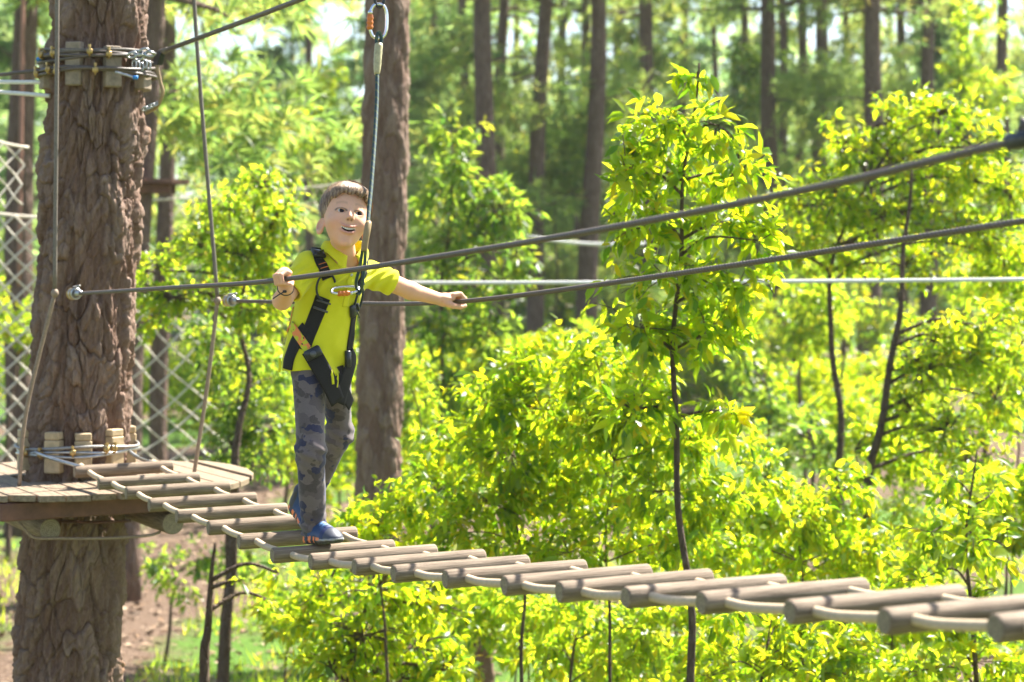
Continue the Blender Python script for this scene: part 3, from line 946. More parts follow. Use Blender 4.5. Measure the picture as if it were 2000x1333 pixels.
# further saplings filling the slope behind
FILL = [
    (1080, 620, 48, 95, 90, "pale green shrub below the white rope behind the sapling"),
    (1180, 560, 50, 70, 90, "dim shrub between the twin pines and the tall sapling"),
    (1560, 640, 22, 90, 90, "soft green shrub right of the sapling under the white rope"),
    (1500, 760, 19, 80, 80, "blurred shrub low in the clearing right of the sapling"),
    (1640, 560, 26, 80, 60, "faint shrub under the middle of the white rope"),
    (1930, 560, 21, 90, 70, "shrub near the right edge just under the white rope"),
    (1580, 860, 17, 80, 50, "low blurred shrub in the bright clearing"),
    (1760, 940, 15, 80, 60, "low shrub between the leaning sapling and the right corner"),
    (700, 640, 30, 60, 90, "faint shrub hidden behind the boy's pine"),
    (560, 800, 26, 50, 90, "pale far shrub just left of the boy's legs"),
    (20, 640, 22, 70, 80, "dim shrub behind the left rope net"),
    (560, 280, 30, 90, 70, "pale leafy treetop above and left of the boy's head"),
    (430, 250, 34, 80, 110, "pale leafy treetop between the overhead cable and hanging rope"),
    (640, 200, 36, 70, 120, "hazy treetop left of the boy's pine near the carabiner"),
    (1080, 280, 40, 60, 80, "hazy leafy top behind the bare pine trunks in the middle"),
    (1430, 180, 45, 80, 90, "hazy leafy top left of the sapling's neighbour pines"),
    (1920, 120, 38, 80, 90, "hazy green treetop in the upper right corner"),
]
for i, (cx_, cy_, d, rx, ry, lab) in enumerate(FILL):
    rs = np.random.RandomState(600 + i)
    cl = [(cx_ + rs.uniform(-.8, .8) * rx, cy_ + rs.uniform(-.8, .9) * ry, rx * rs.uniform(.45, .65), ry * rs.uniform(.4, .6)) for k in range(6)]
    gy = 520 + (CAMZ - 0.0) * FPX / d
    plant("small_tree" if cy_ < 500 else "shrub", lab, "tree" if cy_ < 500 else "shrub", d,
          [(cx_ + rs.uniform(-15, 15), min(gy - 5, cy_ + ry + 260)), (cx_ + 5, cy_ + ry), (cx_, cy_)], cl,
          'leaf_mid' if i % 3 else 'leaf_dark', 700 + i, leaf=0.0042 * d if d > 24 else 0.10, dens=0.6, stem_r=0.03, depth=0.8, twig=False)

for i in range(26):
    rs = np.random.RandomState(1200 + i)
    d = 24 + 22 * rs.uniform(); cx_ = -40 + 2080 * (i + rs.uniform(0, 1)) / 26; h_ = rs.uniform(0.9, 2.4)
    gz = float(ground_z((cx_ - 1000) / FPX * d, d)); gy = 520 + (CAMZ - gz) * FPX / d; pp_ = FPX / d
    cl = [(cx_ + rs.uniform(-1, 1) * .9 * pp_, gy - pp_ * rs.uniform(.3, 1) * h_, pp_ * rs.uniform(.35, .6), pp_ * rs.uniform(.3, .5)) for k in range(6)]
    plant("bush", "small blurred green bush in the far undergrowth", "bush", d, [(cx_, gy - 2), (cx_ + 2, gy - pp_ * .4), (cx_, gy - pp_ * h_ * .8)], cl,
          'leaf_mid' if i % 2 else 'leaf_near', 1300 + i, leaf=0.0042 * d, dens=0.6, stem_r=0.02, group="far undergrowth bushes", twig=False)

# grass growing on the clearing, seen below the platform
def grass():
    rs = np.random.RandomState(3)
    n = 26000
    y = rs.uniform(11, 34, n); x = (rs.uniform(-150, 1300, n) - 1000) / FPX * y * 1.15
    q = np.stack([x, y, 0 * x], -1)
    keep = (snoise(q, 4, 3, 0.12) + 0.5 * snoise(q, 6, 2, .6)) > 0.10
    keep &= np.abs(x + 3.2 + .6) > 0.75
    x, y = x[keep], y[keep]; n = len(x)
    z = ground_z(x, y) - 0.01
    C = np.stack([x, y, z], -1)
    a = rs.uniform(0, 6.28, n); h = rs.uniform(.06, .2, n); w = rs.uniform(.006, .012, n)
    s = np.stack([np.cos(a), np.sin(a), 0 * a], -1) * w[:, None]
    tip = C + np.stack([rs.normal(scale=.05, size=n), rs.normal(scale=.05, size=n), h], -1)
    V = np.stack([C - s, C + s, tip], 1).reshape(-1, 3)
    me = new_mesh("grass", V, np.arange(3 * n).reshape(-1, 3)); fattr(me, "rnd", np.repeat(rs.uniform(0, 1, n), 3))
    o = link("grass", me, M['leaf_mid'], sm=False)
    o["kind"] = "stuff"; o["label"] = "bright grass growing in patches on the clearing below"; o["category"] = "grass"
grass()

def litter():
    rs = np.random.RandomState(14)
    n = 9000
    y = rs.uniform(11, 32, n); x = (rs.uniform(-100, 1000, n) - 1000) / FPX * y * 1.15
    C = np.stack([x, y, ground_z(x, y) + rs.uniform(.005, .03, n)], -1)
    a = rs.uniform(0, 6.28, n)
    D = np.stack([np.cos(a), np.sin(a), rs.uniform(-.3, .3, n)], -1)
    Dn, Sv, Nn = leaf_axes(D, rs)
    V, Fq, rnd = leaf_mesh(C, Dn, Sv, Nn, rs.uniform(.04, .12, n), rs, True)
    me = new_mesh("leaf_litter", V, Fq); fattr(me, "rnd", rnd)
    t = NT("dry_leaf_litter"); f = t.attr("rnd").outputs["Fac"]
    m = t.finish(t.ramp(f, [(0, (0.10, 0.055, 0.03)), (0.5, (0.24, 0.15, 0.09)), (1, (0.42, 0.32, 0.22))]), .8, spec=.2)
    o = link("leaf_litter", me, m, sm=False)
    o["kind"] = "stuff"; o["label"] = "dry brown leaves scattered over the ground below the platform"; o["category"] = "leaf litter"
litter()
# ================================================================= the ropes course
CDIR = np.array([0.481, -0.877, 0.0])          # along the bridge, towards the viewer
LDIR = np.array([0.877, 0.481, 0.0])           # across the bridge, to the right and away
UP = np.array([0, 0, 1.0])

def m_log():
    t = NT("weathered_log")
    v = t.coords((1.2, 9, 9))
    n1 = t.noise(v, 6, 6, 0.7)
    n2 = t.noise(t.coords((3, 60, 60)), 3, 5, 0.7)
    r = t.n("ShaderNodeObjectInfo").outputs["Random"]
    c = t.ramp(n1, [(0.28, (0.06, 0.042, 0.028)), (0.48, (0.19, 0.138, 0.092)), (0.72, (0.38, 0.295, 0.21))])
    c = t.mix(0.6, c, t.ramp(n2, [(0.33, (0.035, 0.025, 0.017)), (0.46, (0.16, 0.115, 0.076)), (0.68, (0.40, 0.315, 0.225))]))
    c = t.mix(t.math('MULTIPLY', r, 0.35), c, (0.21, 0.15, 0.10))
    return t.finish(c, 0.75, t.bump(t.math('ADD', n1, n2), 0.5, 0.004), spec=0.3)

def m_log_end():
    t = NT("log_end_grain")
    v = t.coords((0.4, 1, 1))
    w = t.n("ShaderNodeTexWave", {"wave_type": 'RINGS', "rings_direction": 'X'}, Vector=v, Scale=42.0, Distortion=2.2, Detail=3.0).outputs[1]
    n = t.noise(v, 90, 4, 0.7)
    c = t.mix(0.5, t.ramp(w, [(0.2, (0.17, 0.13, 0.085)), (0.8, (0.34, 0.28, 0.19))]), t.ramp(n, [(0.35, (0.15, 0.12, 0.08)), (0.7, (0.36, 0.30, 0.20))]))
    return t.finish(c, 0.85, t.bump(n, 0.5, 0.003), spec=0.2)

def m_plank():
    t = NT("platform_plank")
    v = t.coords((1.5, 14, 14))
    n1 = t.noise(v, 5, 6, 0.7)
    r = t.n("ShaderNodeObjectInfo").outputs["Random"]
    c = t.ramp(n1, [(0.3, (0.085, 0.06, 0.04)), (0.5, (0.215, 0.16, 0.108)), (0.75, (0.36, 0.28, 0.20))])
    c = t.mix(t.math('MULTIPLY', r, 0.5), c, (0.27, 0.20, 0.13))
    return t.finish(c, 0.75, t.bump(n1, 0.5, 0.004), spec=0.3)

M['log'] = m_log(); M['log_end'] = m_log_end(); M['plank'] = m_plank()
M['redwood'] = m_plain("red_stained_timber", (0.13, 0.055, 0.035), 0.6, var=0.4, scale=14, bump=0.3)
M['block'] = m_plain("pine_block", (0.46, 0.34, 0.19), 0.7, var=0.25, scale=30, bump=0.3)
M['block_grey'] = m_plain("weathered_block", (0.26, 0.20, 0.14), 0.8, var=0.3, scale=30, bump=0.3)
M['rope_pale'] = m_plain("pale_rope", (0.52, 0.40, 0.26), 0.8, var=0.12, scale=120, bump=0.5)
M['rope_white'] = m_plain("white_rope", (0.72, 0.70, 0.66), 0.8, var=0.1, scale=120, bump=0.4)
M['rope_net'] = m_plain("net_cord", (0.60, 0.53, 0.43), 0.85, var=0.2, scale=80, bump=0.4)
M['rope_dark'] = m_plain("dark_support_rope", (0.16, 0.13, 0.10), 0.6, var=0.2, scale=100, bump=0.4)
M['rope_brown'] = m_plain("brown_support_rope", (0.26, 0.19, 0.13), 0.7, var=0.2, scale=100, bump=0.4)
M['cable'] = m_plain("wrapped_cable", (0.105, 0.080, 0.063), 0.45, var=0.15, scale=60, bump=0.2)
M['steel'] = m_plain("galvanised_steel", (0.42, 0.43, 0.43), 0.38, metal=0.9, var=0.15, scale=60)
M['steel_dull'] = m_plain("dull_steel_cable", (0.30, 0.285, 0.26), 0.5, metal=0.5, var=0.2, scale=90, bump=0.3)
M['brass'] = m_plain("yellow_zinc_clamp", (0.45, 0.31, 0.12), 0.4, metal=0.75, var=0.25, scale=80)
M['black_plastic'] = m_plain("black_plastic", (0.018, 0.019, 0.022), 0.4, var=0.2, scale=40)
M['blue_tape'] = m_plain("blue_tape", (0.02, 0.20, 0.55), 0.5, var=0.1, scale=40)
M['tan_hose'] = m_plain("tan_hose", (0.30, 0.20, 0.09), 0.5, var=0.2, scale=40)

# ----------------------------------------------------------------- bridge
LOGS = [(-1.743, 7.940, 2.579), (-1.598, 7.686, 2.560), (-1.453, 7.430, 2.550), (-1.309, 7.175, 2.538), (-1.165, 6.919, 2.528), (-1.022, 6.663, 2.523),
        (-0.879, 6.407, 2.514), (-0.737, 6.151, 2.507), (-0.595, 5.894, 2.524), (-0.453, 5.637, 2.548), (-0.312, 5.380, 2.567), (-0.171, 5.123, 2.594),
        (-0.031, 4.865, 2.619), (0.108, 4.608, 2.644), (0.248, 4.350, 2.675), (0.387, 4.091, 2.706), (0.525, 3.833, 2.733), (0.663, 3.574, 2.763), (0.801, 3.315, 2.795), (0.939, 3.056, 2.830), (1.077, 2.797, 2.866), (1.215, 2.538, 2.904)]
LOG_END = np.array([0.3663, 0.1538, 0.006])
LOG_R = 0.0250

def log_mesh(seed, L, R, nseg=16, n=22):
    rs = np.random.RandomState(seed)
    x = np.concatenate([[0, 0.0025], np.linspace(0.006, L - 0.006, nseg), [L - 0.0025, L]])
    r = np.full(len(x), R); r[0] -= .0035; r[-1] -= .0035; r[1] -= .001; r[-2] -= .001
    a = np.arange(n) / n * 2 * np.pi
    q = np.stack(np.broadcast_arrays(x[:, None] * 3, np.cos(a)[None], np.sin(a)[None]), -1).reshape(-1, 3)
    nz = snoise(q, seed, 3, 0.35).reshape(len(x), n)
    rr = r[:, None] * (1 + 0.05 * nz)
    V = np.stack([np.broadcast_to(x[:, None], rr.shape), rr * np.cos(a), rr * np.sin(a)], -1).reshape(-1, 3)
    m = len(x)
    F = [(i * n + j, i * n + (j + 1) % n, (i + 1) * n + (j + 1) % n, (i + 1) * n + j) for i in range(m - 1) for j in range(n)]
    F = [f[::-1] for f in F]
    ne = len(F)
    F.append(tuple(range(n))); F.append(tuple(range((m - 1) * n, m * n))[::-1])
    F = [f[::-1] for f in F]
    me = new_mesh("log", V, F)
    me.materials.append(M['log']); me.materials.append(M['log_end'])
    smooth(me)
    for k in (ne, ne + 1):
        me.polygons[k].material_index = 1; me.polygons[k].use_smooth = False
    return me

def basis(x, up=UP):
    x = unit(x); z = unit(up - x * np.dot(up, x)); y = np.cross(z, x)
    return x, y, z

def place(o, origin, x, up=UP, parent=None):
    X, Y, Z = basis(x, up)
    m = Matrix(((X[0], Y[0], Z[0], origin[0]), (X[1], Y[1], Z[1], origin[1]), (X[2], Y[2], Z[2], origin[2]), (0, 0, 0, 1)))
    if parent is not None:
        o.parent = parent
        m = Matrix.Translation(-parent.location) @ m
    o.matrix_basis = m

bridge = thing("rope_bridge", "hanging bridge of round wooden rungs strung on pale ropes", "rope bridge", LOGS[7])
lm = [log_mesh(s, 0.397, LOG_R) for s in range(5)]
rsl = np.random.RandomState(12)
near_pts, far_pts = [], []
for k, a in enumerate(LOGS):
    a = np.array(a); ax = unit(LOG_END)
    o = bpy.data.objects.new("rung", lm[k % 5]); col.objects.link(o)
    roll = rsl.uniform(0, 6.28)
    up = np.array([0, 0, 1.0]) * math.cos(roll) + np.cross(ax, UP) * math.sin(roll)
    place(o, a + rsl.normal(scale=(.004, .002, .001)), ax, up, bridge)
    near_pts.append(a + LOG_END * 0.13); far_pts.append(a + LOG_END * 0.87)
def bridge_rope(pts, start, nm):
    out = [start]
    pts = list(pts)
    pts.append(pts[-1] + (pts[-1] - pts[-2]))
    for i in range(len(pts) - 1):
        out.append(pts[i]); 
        out.append(pts[i] * 0.7 + pts[i + 1] * 0.3 - UP * 0.006)
        out.append(pts[i] * 0.35 + pts[i + 1] * 0.65 - UP * 0.004)
    out.append(pts[-1])
    return catmull(out, 4)
rp = bridge_rope(near_pts, near_pts[0] + np.array([-0.05, 0.10, 0.012]), "n")
obj("side_rope", tube(rp, 0.0108, 10), M['rope_pale'], bridge)
rp = bridge_rope(far_pts, far_pts[0] + np.array([-0.05, 0.10, 0.012]), "f")
obj("side_rope", tube(rp, 0.0108, 10), M['rope_pale'], bridge)

# ----------------------------------------------------------------- wrapped hand cables
def twisted(pts, r, pitch, strands=3, step=0.0035, n=12, depth=0.10):
    pts = np.asarray(pts, float)
    seg = np.linalg.norm(np.diff(pts, axis=0), axis=1)
    s = np.concatenate([[0], np.cumsum(seg)])
    m = int(s[-1] / step)
    si = np.linspace(0, s[-1], m)
    p = np.stack([np.interp(si, s, pts[:, k]) for k in range(3)], -1)
    V, F = tube(p, r, n)
    a = np.tile(np.arange(n) / n * 2 * np.pi, m)
    ph = strands * a - np.repeat(si, n) / pitch * 2 * np.pi
    f = 1 + depth * (np.abs(np.cos(ph / 2)) - 0.6)
    ctr = np.repeat(p, n, 0)
    return ctr + (V - ctr) * f[:, None], F

def sag(a, b, n, s):
    t = np.linspace(0, 1, n)[:, None]
    p = np.asarray(a) * (1 - t) + np.asarray(b) * t
    p[:, 2] -= (s * 4 * t * (1 - t))[:, 0]
    return p

N_A, N_H, N_B = P(150, 574, 8.00), P(555, 546, 5.95), P(2000, 272, 3.21)
F_A, F_H, F_B = P(455, 588, 8.33), P(890, 590, 6.47), P(2000, 432, 4.18)
near_path = catmull([N_A, P(340, 562, 6.9), N_H, P(1050, 470, 4.62), P(1560, 374, 3.75), N_B, N_B + (N_B - P(1560, 374, 3.75)) * 1.6], 30)
far_path = catmull([F_A, P(640, 592, 7.42), F_H, P(1300, 538, 5.32), F_B, F_B + (F_B - P(1300, 538, 5.32)) * 1.5], 30)

def hand_cable(label, path, A, d, rope_top):
    t = thing("hand_cable", label, "cable", A)
    obj("cable", twisted(path, 0.0069, 0.013, 1, depth=0.42), M['cable'], t)
    ax = unit(path[3] - path[0]); side = unit(np.cross(ax, UP))
    # thimble loop, swaged sleeve and wire clips
    obj("thimble", torus(A - ax * 0.055, ax, UP, 0.045, 0.018, 0.007, 28, 8), M['steel_dull'], t)
    obj("sleeve", tube([A - ax * 0.02, A + ax * 0.055], np.array([0.014, 0.012]), 12), M['steel'], t)
    for k in range(4):
        c = A - ax * (0.012 + 0.02 * k)
        obj("wire_clip", torus(c, side, UP, 0.019, 0.021, 0.0045, 18, 6), M['brass'] if k % 2 else M['steel'], t)
    obj("cable_tail", tube([A - ax * .01 + UP * .012, A - ax * 0.05 + UP * 0.026, A + ax * .04 + UP * .03], 0.005, 6), M['steel_dull'], t)
    return t
hand_cable("near brown wrapped hand cable gripped by the boy's right hand", near_path, N_A, 8.0, None)
hand_cable("far brown wrapped hand cable gripped by the boy's left hand", far_path, F_A, 8.33, None)
# the dark fitting at the cable's right end
tt = thing("cable_joint", "dark cable joint at the right edge on the near cable", "fitting", N_B)
e = unit(near_path[-1] - near_path[-20])
J = P(1985, 277, 3.24)
obj("clamp_body", rbox(J + e * 0.02, (e, unit(np.cross(UP, e)), unit(np.cross(e, np.cross(UP, e)))), (0.035, 0.017, 0.014), 0.005), M['black_plastic'], tt)
obj("clamp_bolt", tube([J + e * .01 + UP * 0.01, J + e * .02 + UP * 0.034], 0.008, 8), M['cable'], tt)

# ----------------------------------------------------------------- support ropes either side of the platform
def support_rope(label, pix, ds):
    pts = [P(x, y, d) for (x, y), d in zip(pix, ds)]
    t = thing("support_rope", label, "rope", pts[-1])
    k = len(pts) // 2
    obj("upper_rope", tube(catmull(pts[:k + 1], 12), 0.0085, 9), M['rope_dark'], t)
    obj("lower_rope", tube(catmull(pts[k:], 12), 0.0085, 9), M['rope_brown'], t)
    obj("knot", tube(catmull([pts[k] + UP * .016, pts[k], pts[k] - UP * .016], 3), np.array([.009, .013, .015, .016, .015, .013, .009]), 9), M['rope_brown'], t)
support_rope("hanging support rope in front of the thick trunk holding the near cable", [(113, -500), (112, 0), (107, 573), (52, 800), (37, 951)], [8.0, 8.0, 8.0, 8.03, 8.05])
support_rope("hanging support rope right of the thick trunk holding the far cable", [(360, -500), (379, 0), (425, 588), (404, 760), (378, 933)], [8.36, 8.36, 8.36, 8.38, 8.40])

# ----------------------------------------------------------------- platform round the trunk
TC = np.array([float(tree_cx(2.5)), D_TREE, 0.0])
PZ = 2.51
def platform():
    t = thing("tree_platform", "round plank platform fixed round the thick foreground pine", "platform", (TC[0], TC[1], PZ))
    R, w, gap = 0.74, 0.098, 0.006
    rs = np.random.RandomState(4)
    k = -7
    l = -0.735
    hole = 0.235
    while l < 0.73:
        l0, l1 = l, min(l + w, 0.735)
        lm_ = np.clip(np.array([l0, l1]), -R + 0.001, R - 0.001)
        h0, h1 = math.sqrt(max(R * R - lm_[0] ** 2, 1e-4)), math.sqrt(max(R * R - lm_[1] ** 2, 1e-4))
        mid = (l0 + l1) / 2
        hm = math.sqrt(R * R - mid * mid)
        jit = rs.uniform(-.02, .02); h0 += jit; h1 += jit + rs.uniform(-.008, .008); hm += jit
        pieces = []
        if abs(mid) < hole:
            g = math.sqrt(hole * hole - mid * mid) + 0.02
            pieces = [((g, g), (h0, hm, h1)), ((-g, -g), (-h0, -hm, -h1))]
        else:
            pieces = [((-h0, -h1), (h0, hm, h1))]
        dz = rs.uniform(-.006, .006)
        for (s0, s1), (e0, em, e1) in pieces:
            a, b = l0 + gap / 2, l1 - gap / 2
            pl = [(a, s0), (a, e0), (mid, em), (b, e1), (b, s1)]
            if len(pieces) == 1:
                pl = [(a, s0), (a, e0), (mid, em), (b, e1), (b, s1), (mid, -hm)]
            o = TC + UP * (PZ + dz)
            # local coordinates: x along the plank
            top = [np.array([q[1], -q[0], 0]) for q in pl]
            n = len(top)
            V = top + [p - np.array([0, 0, .026]) for p in top]
            area = sum(top[i][0] * top[(i + 1) % n][1] - top[(i + 1) % n][0] * top[i][1] for i in range(n))
            F = [tuple(range(n)), tuple(range(2 * n - 1, n - 1, -1))] + [(i, i + n, (i + 1) % n + n, (i + 1) % n) for i in range(n)]
            if area < 0:
                F = [f[::-1] for f in F]
            ob = link("plank", new_mesh("plank", np.array(V), F), M['plank'], None, sm=False)
            place(ob, o, CDIR, UP, t)
            bv = ob.modifiers.new("b", 'BEVEL'); bv.width = 0.003; bv.segments = 2
        l += w
    # joists across, bearer logs clamping the trunk
    ax3 = (LDIR, np.cross(UP, LDIR), UP)
    for s, hl in ((0.56, 0.45), (-0.45, 0.52), (0.36, 0.6)):
        obj("joist", rbox(TC + CDIR * s + UP * (PZ - 0.03 - 0.037) - LDIR * 0.02, ax3, (hl, 0.022, 0.035), 0.004), M['redwood'], t, sm=False)
    for sg, end in ((-1, 0.47), (1, 0.54)):
        me = log_mesh(31 + sg, 1.15, 0.045, 12, 26)
        ob = bpy.data.objects.new("bearer_log", me); col.objects.link(ob)
        place(ob, TC + LDIR * sg * 0.243 + CDIR * end + UP * (PZ - 0.158), -CDIR, UP, t)
    # lashing cable hung below
    pts = [P(30, 1012, 7.9), P(45, 1030, 7.88), P(66, 1050, 7.88), P(110, 1052, 7.9), P(200, 1052, 7.95), P(285, 1047, 8.0), P(312, 1040, 8.1)]
    obj("lashing_cable", tube(catmull(pts, 8), 0.006, 8), M['rope_brown'], t)
    pts = [P(120, 1019, 8.2), P(190, 1021, 8.15), P(255, 1018, 8.12)]
    obj("bolt_rod", tube(pts, 0.006, 8), M['redwood'], t)
platform()

# ----------------------------------------------------------------- cable collars on the trunk
def collar(label, zc, specs, loops, clamps, extra=None, grey=False, h=0.08):
    c0 = np.array([float(tree_cx(zc)), D_TREE, zc]); r0 = float(tree_rad(np.array(zc)))
    t = thing("cable_collar", label, "cable collar", c0)
    for ang, dz, hh in specs:
        dr = np.array([math.cos(ang), math.sin(ang), 0]); tn = np.cross(UP, dr)
        cc = c0 + dr * (r0 + 0.018) + UP * dz
        obj("block", rbox(cc - UP * hh * 0.18, (dr, tn, UP), (0.024, 0.034, hh * 0.80), 0.004), M['block_grey' if grey else 'block'], t, sm=False)
        obj("block", rbox(cc + UP * hh * 0.83, (dr, tn, UP), (0.022, 0.033, hh * 0.19), 0.004), M['block_grey' if grey else 'block'], t, sm=False)
    for dz, rr, tilt, ph, mt in loops:
        a = np.linspace(0, 2 * np.pi, 64, endpoint=False)
        R = r0 + 0.040 + rr + 0.004 * np.sin(5 * a + ph)
        pts = c0 + np.stack([np.cos(a) * R, np.sin(a) * R, dz + tilt * np.sin(a + ph) + 0.006 * np.sin(3 * a + ph * 2)], -1)
        n = len(pts)
        pts = np.vstack([pts, pts[:2]])
        obj("cable_loop", tube(pts, 0.0065, 8, False), M[mt], t)
    for ang, dz in clamps:
        dr = np.array([math.cos(ang), math.sin(ang), 0]); tn = np.cross(UP, dr)
        cc = c0 + dr * (r0 + 0.056) + UP * dz
        cl = obj("clamp", rbox(cc + dr * 0.006, (dr, tn, UP), (0.008, 0.012, 0.011), 0.003), M['brass'], t)
        ub = torus(cc + UP * 0.002, dr, UP, 0.016, 0.020, 0.004, 14, 6)
        o = obj("u_bolt", ub, M['brass'], None); o.parent = cl
        nt = obj("nut", tube([cc + UP * .016 + dr * .012, cc + UP * .028 + dr * .012], 0.0065, 6), M['brass'], None, sm=False)
        nt.parent = cl
    return t, c0, r0
R_ = math.radians
up_t, up_c, up_r = collar("upper collar of brown cables and wooden blocks round the thick trunk", 4.235,
    [(R_(-152), -.01, .085), (R_(-103), 0, .09), (R_(-62), -.01, .085), (R_(-18), -.01, .085), (R_(40), 0, .085), (R_(100), 0, .085), (R_(155), 0, .085)],
    [(0.052, 0.004, 0.006, 0, 'cable'), (0.040, 0.010, 0.008, 1.2, 'cable'), (0.020, 0.004, 0.010, 2.5, 'cable'), (-0.006, 0.012, 0.014, 0.4, 'cable'),
     (-0.022, 0.004, 0.006, 4.0, 'cable'), (-0.034, 0.012, 0.009, 3.0, 'cable'), (0.062, 0.0, 0.004, 5, 'rope_dark')],
    [(R_(-140), .045), (R_(-122), .045), (R_(-85), .048), (R_(-68), .04), (R_(-128), -.02), (R_(-118), -.03), (R_(-80), -.028), (R_(-150), -.03)], grey=True)
# loose blue-taped cable ends and the shackles of the right flank
obj("cable_end", tube(catmull([P(225, 141, 8.17), P(250, 148, 8.17), P(262, 152, 8.17)], 4), 0.006, 8), M['steel'], up_t)
obj("tape", tube([P(260, 152, 8.168), P(269, 152, 8.168)], 0.0085, 8), M['blue_tape'], up_t)
obj("tape", tube([P(72, 117, 8.3), P(88, 112, 8.3)], 0.0075, 8), M['blue_tape'], up_t)
for k in range(5):
    c = P(262 + 7 * k, 126 + 2.5 * (k % 3), 8.3 + 0.01 * k)
    obj("shackle", torus(c, unit(np.array([1, 0.3, 0])), UP, 0.008, 0.017, 0.0045, 16, 6), M['steel'], up_t)

lo_t, lo_c, lo_r = collar("lower collar of silver cable over pine blocks just above the platform", 2.632,
    [(R_(-158), -.005, .085), (R_(-103), -.005, .085), (R_(-72), -.005, .08), (R_(-36), .01, .075), (R_(30), 0, .08), (R_(95), 0, .08), (R_(150), 0, .08)],
    [(0.0, 0.003, 0.006, 0, 'steel'), (-0.014, 0.006, 0.006, 1.2, 'steel'), (0.012, 0.008, 0.004, 2.6, 'steel_dull')],
    [(R_(-130), -.005), (R_(-112), -.008), (R_(-82), .0), (R_(-52), .008), (R_(-44), .01)])
obj("bridge_stay", tube(catmull([P(68, 884, 8.22), P(105, 897, 8.08), near_pts[0] + np.array([-0.02, 0.03, 0.01])], 6), 0.0075, 8), M['steel'], lo_t)
obj("bridge_stay", tube(catmull([P(252, 882, 8.3), P(275, 897, 8.25), far_pts[0] + np.array([-0.02, 0.03, 0.01])], 6), 0.0075, 8), M['steel'], lo_t)

# ----------------------------------------------------------------- overhead safety cable
S_A, S_B = P(318, 101, 8.22), P(585, 0, 6.97)
S_C = S_B + (S_B - S_A) * 2.6 + UP * 0.02
t = thing("safety_cable", "overhead safety cable leaving the upper collar with a black wedge end", "cable", S_A)
obj("cable", twisted(catmull([S_A, S_B, S_C], 30), 0.0095, 0.012, 1, step=0.008, depth=0.10), M['cable'], t)
e = unit(S_B - S_A); sd = unit(np.cross(UP, e)); un = np.cross(e, sd)
W0 = P(312, 112, 8.24)
V = []
for s in (-0.012, 0.012):
    for (a, b) in ((-0.055, -0.028), (0.004, -0.034), (0.034, 0.006), (0.028, 0.022), (-0.012, 0.022), (-0.05, -0.002)):
        V.append(W0 + e * a + un * b + sd * s)
F = [tuple(range(6)), tuple(range(11, 5, -1))] + [(i, i + 6, (i + 1) % 6 + 6, (i + 1) % 6) for i in range(6)]
w = obj("wedge_clamp", (np.array(V), F), M['black_plastic'], t, sm=False)
bv = w.modifiers.new("b", 'BEVEL'); bv.width = 0.004; bv.segments = 2
obj("cable_sleeve", tube([S_A - e * 0.03, S_A + e * 0.05], np.array([0.0135, 0.0125]), 10), M['rope_dark'], t)
for k, (x, y) in enumerate(((258, 108), (270, 104), (281, 101), (292, 106), (272, 112))):
    obj("chain_link", torus(P(x, y, 8.2), unit(np.array([1, .1, -.1 if k % 2 else .25])), unit(np.array([0, .6 if k % 2 else -.6, 1])), 0.019, 0.012, 0.0052, 20, 8), M['steel'], t)
obj("shackle_pin", tube([P(290, 100, 8.18), P(304, 107, 8.2)], 0.007, 10), M['steel'], t)
hp = [P(306, 128, 8.24), P(313, 160, 8.24), P(318, 180, 8.24), P(312, 200, 8.25), P(303, 212, 8.27), P(285, 222, 8.3)]
obj("spare_hose", tube(catmull(hp, 8), 0.0075, 10), M['tan_hose'], t)
for k in range(4):
    obj("chain_link", torus(P(283 + 7 * k, 213 - 3 * k, 8.25), unit(np.array([1, 0, .4])), unit(np.array([0, .7 if k % 2 else -.7, 1])), 0.011, 0.008, 0.004, 14, 6), M['steel'], t)

# ----------------------------------------------------------------- tail ropes leaving to the left
for lab, pts, mt, r in (("brown tail cable leaving the upper collar to the left edge", [(90, 138), (40, 142), (-60, 152), (-400, 175)], 'cable', 0.008),
                        ("upper pale tail rope running to the left edge behind the trunk", [(95, 161), (40, 161), (-60, 160), (-400, 158)], 'rope_white', 0.009),
                        ("lower pale tail rope sagging to the left edge behind the trunk", [(98, 188), (50, 184), (-60, 176), (-400, 150)], 'rope_white', 0.009)):
    p = catmull([P(x, y, 8.35 + 0.0004 * (95 - x)) for x, y in pts], 8)
    t = thing("tail_rope", lab, "rope", p[0])
    obj("rope", twisted(p, r, 0.02, 2, 0.008), M[mt], t)

# ----------------------------------------------------------------- things strung up behind
def net(label, quad, d, nu, nv, r, border=True):
    """diamond rope net hung in a vertical quad: 4 pixel corners (tl, tr, br, bl)"""
    tl, tr, br, bl = [P(x, y, d + k) for (x, y), k in zip(quad, (0, .4, .4, 0))]
    q = lambda u, v: (tl * (1 - u) + tr * u) * (1 - v) + (bl * (1 - u) + br * u) * v
    t = thing("climbing_net", label, "net", bl)
    g = []
    asp = nv / nu
    for fam in (1, -1):
        for k in range(-nv, nu + nv + 1):
            pts = []
            for s in np.linspace(0, 1, 25):
                u = (k + fam * s * nv) / nu
                if -0.001 <= u <= 1.001:
                    p = q(u, s); p = p + np.array([0, 0.05 * math.sin(u * 7 + s * 5) , -0.03 * math.sin(math.pi * u)]); pts.append(p)
            if len(pts) >= 3:
                g.append(tube(pts, r, 5, False))
    o = obj("mesh_cords", join(g), M['rope_net'], t); o["kind"] = "stuff"
    if border:
        obj("edge_rope", tube(sag(tl + (tl - tr) * .1, tr + (tr - tl) * .1, 14, 0.03), r * 1.5, 7), M['rope_net'], t)
net("diamond rope net hanging at the left edge behind the thick trunk", ((-90, 402), (110, 424), (110, 900), (-90, 900)), 17.0, 5, 12, 0.0095)
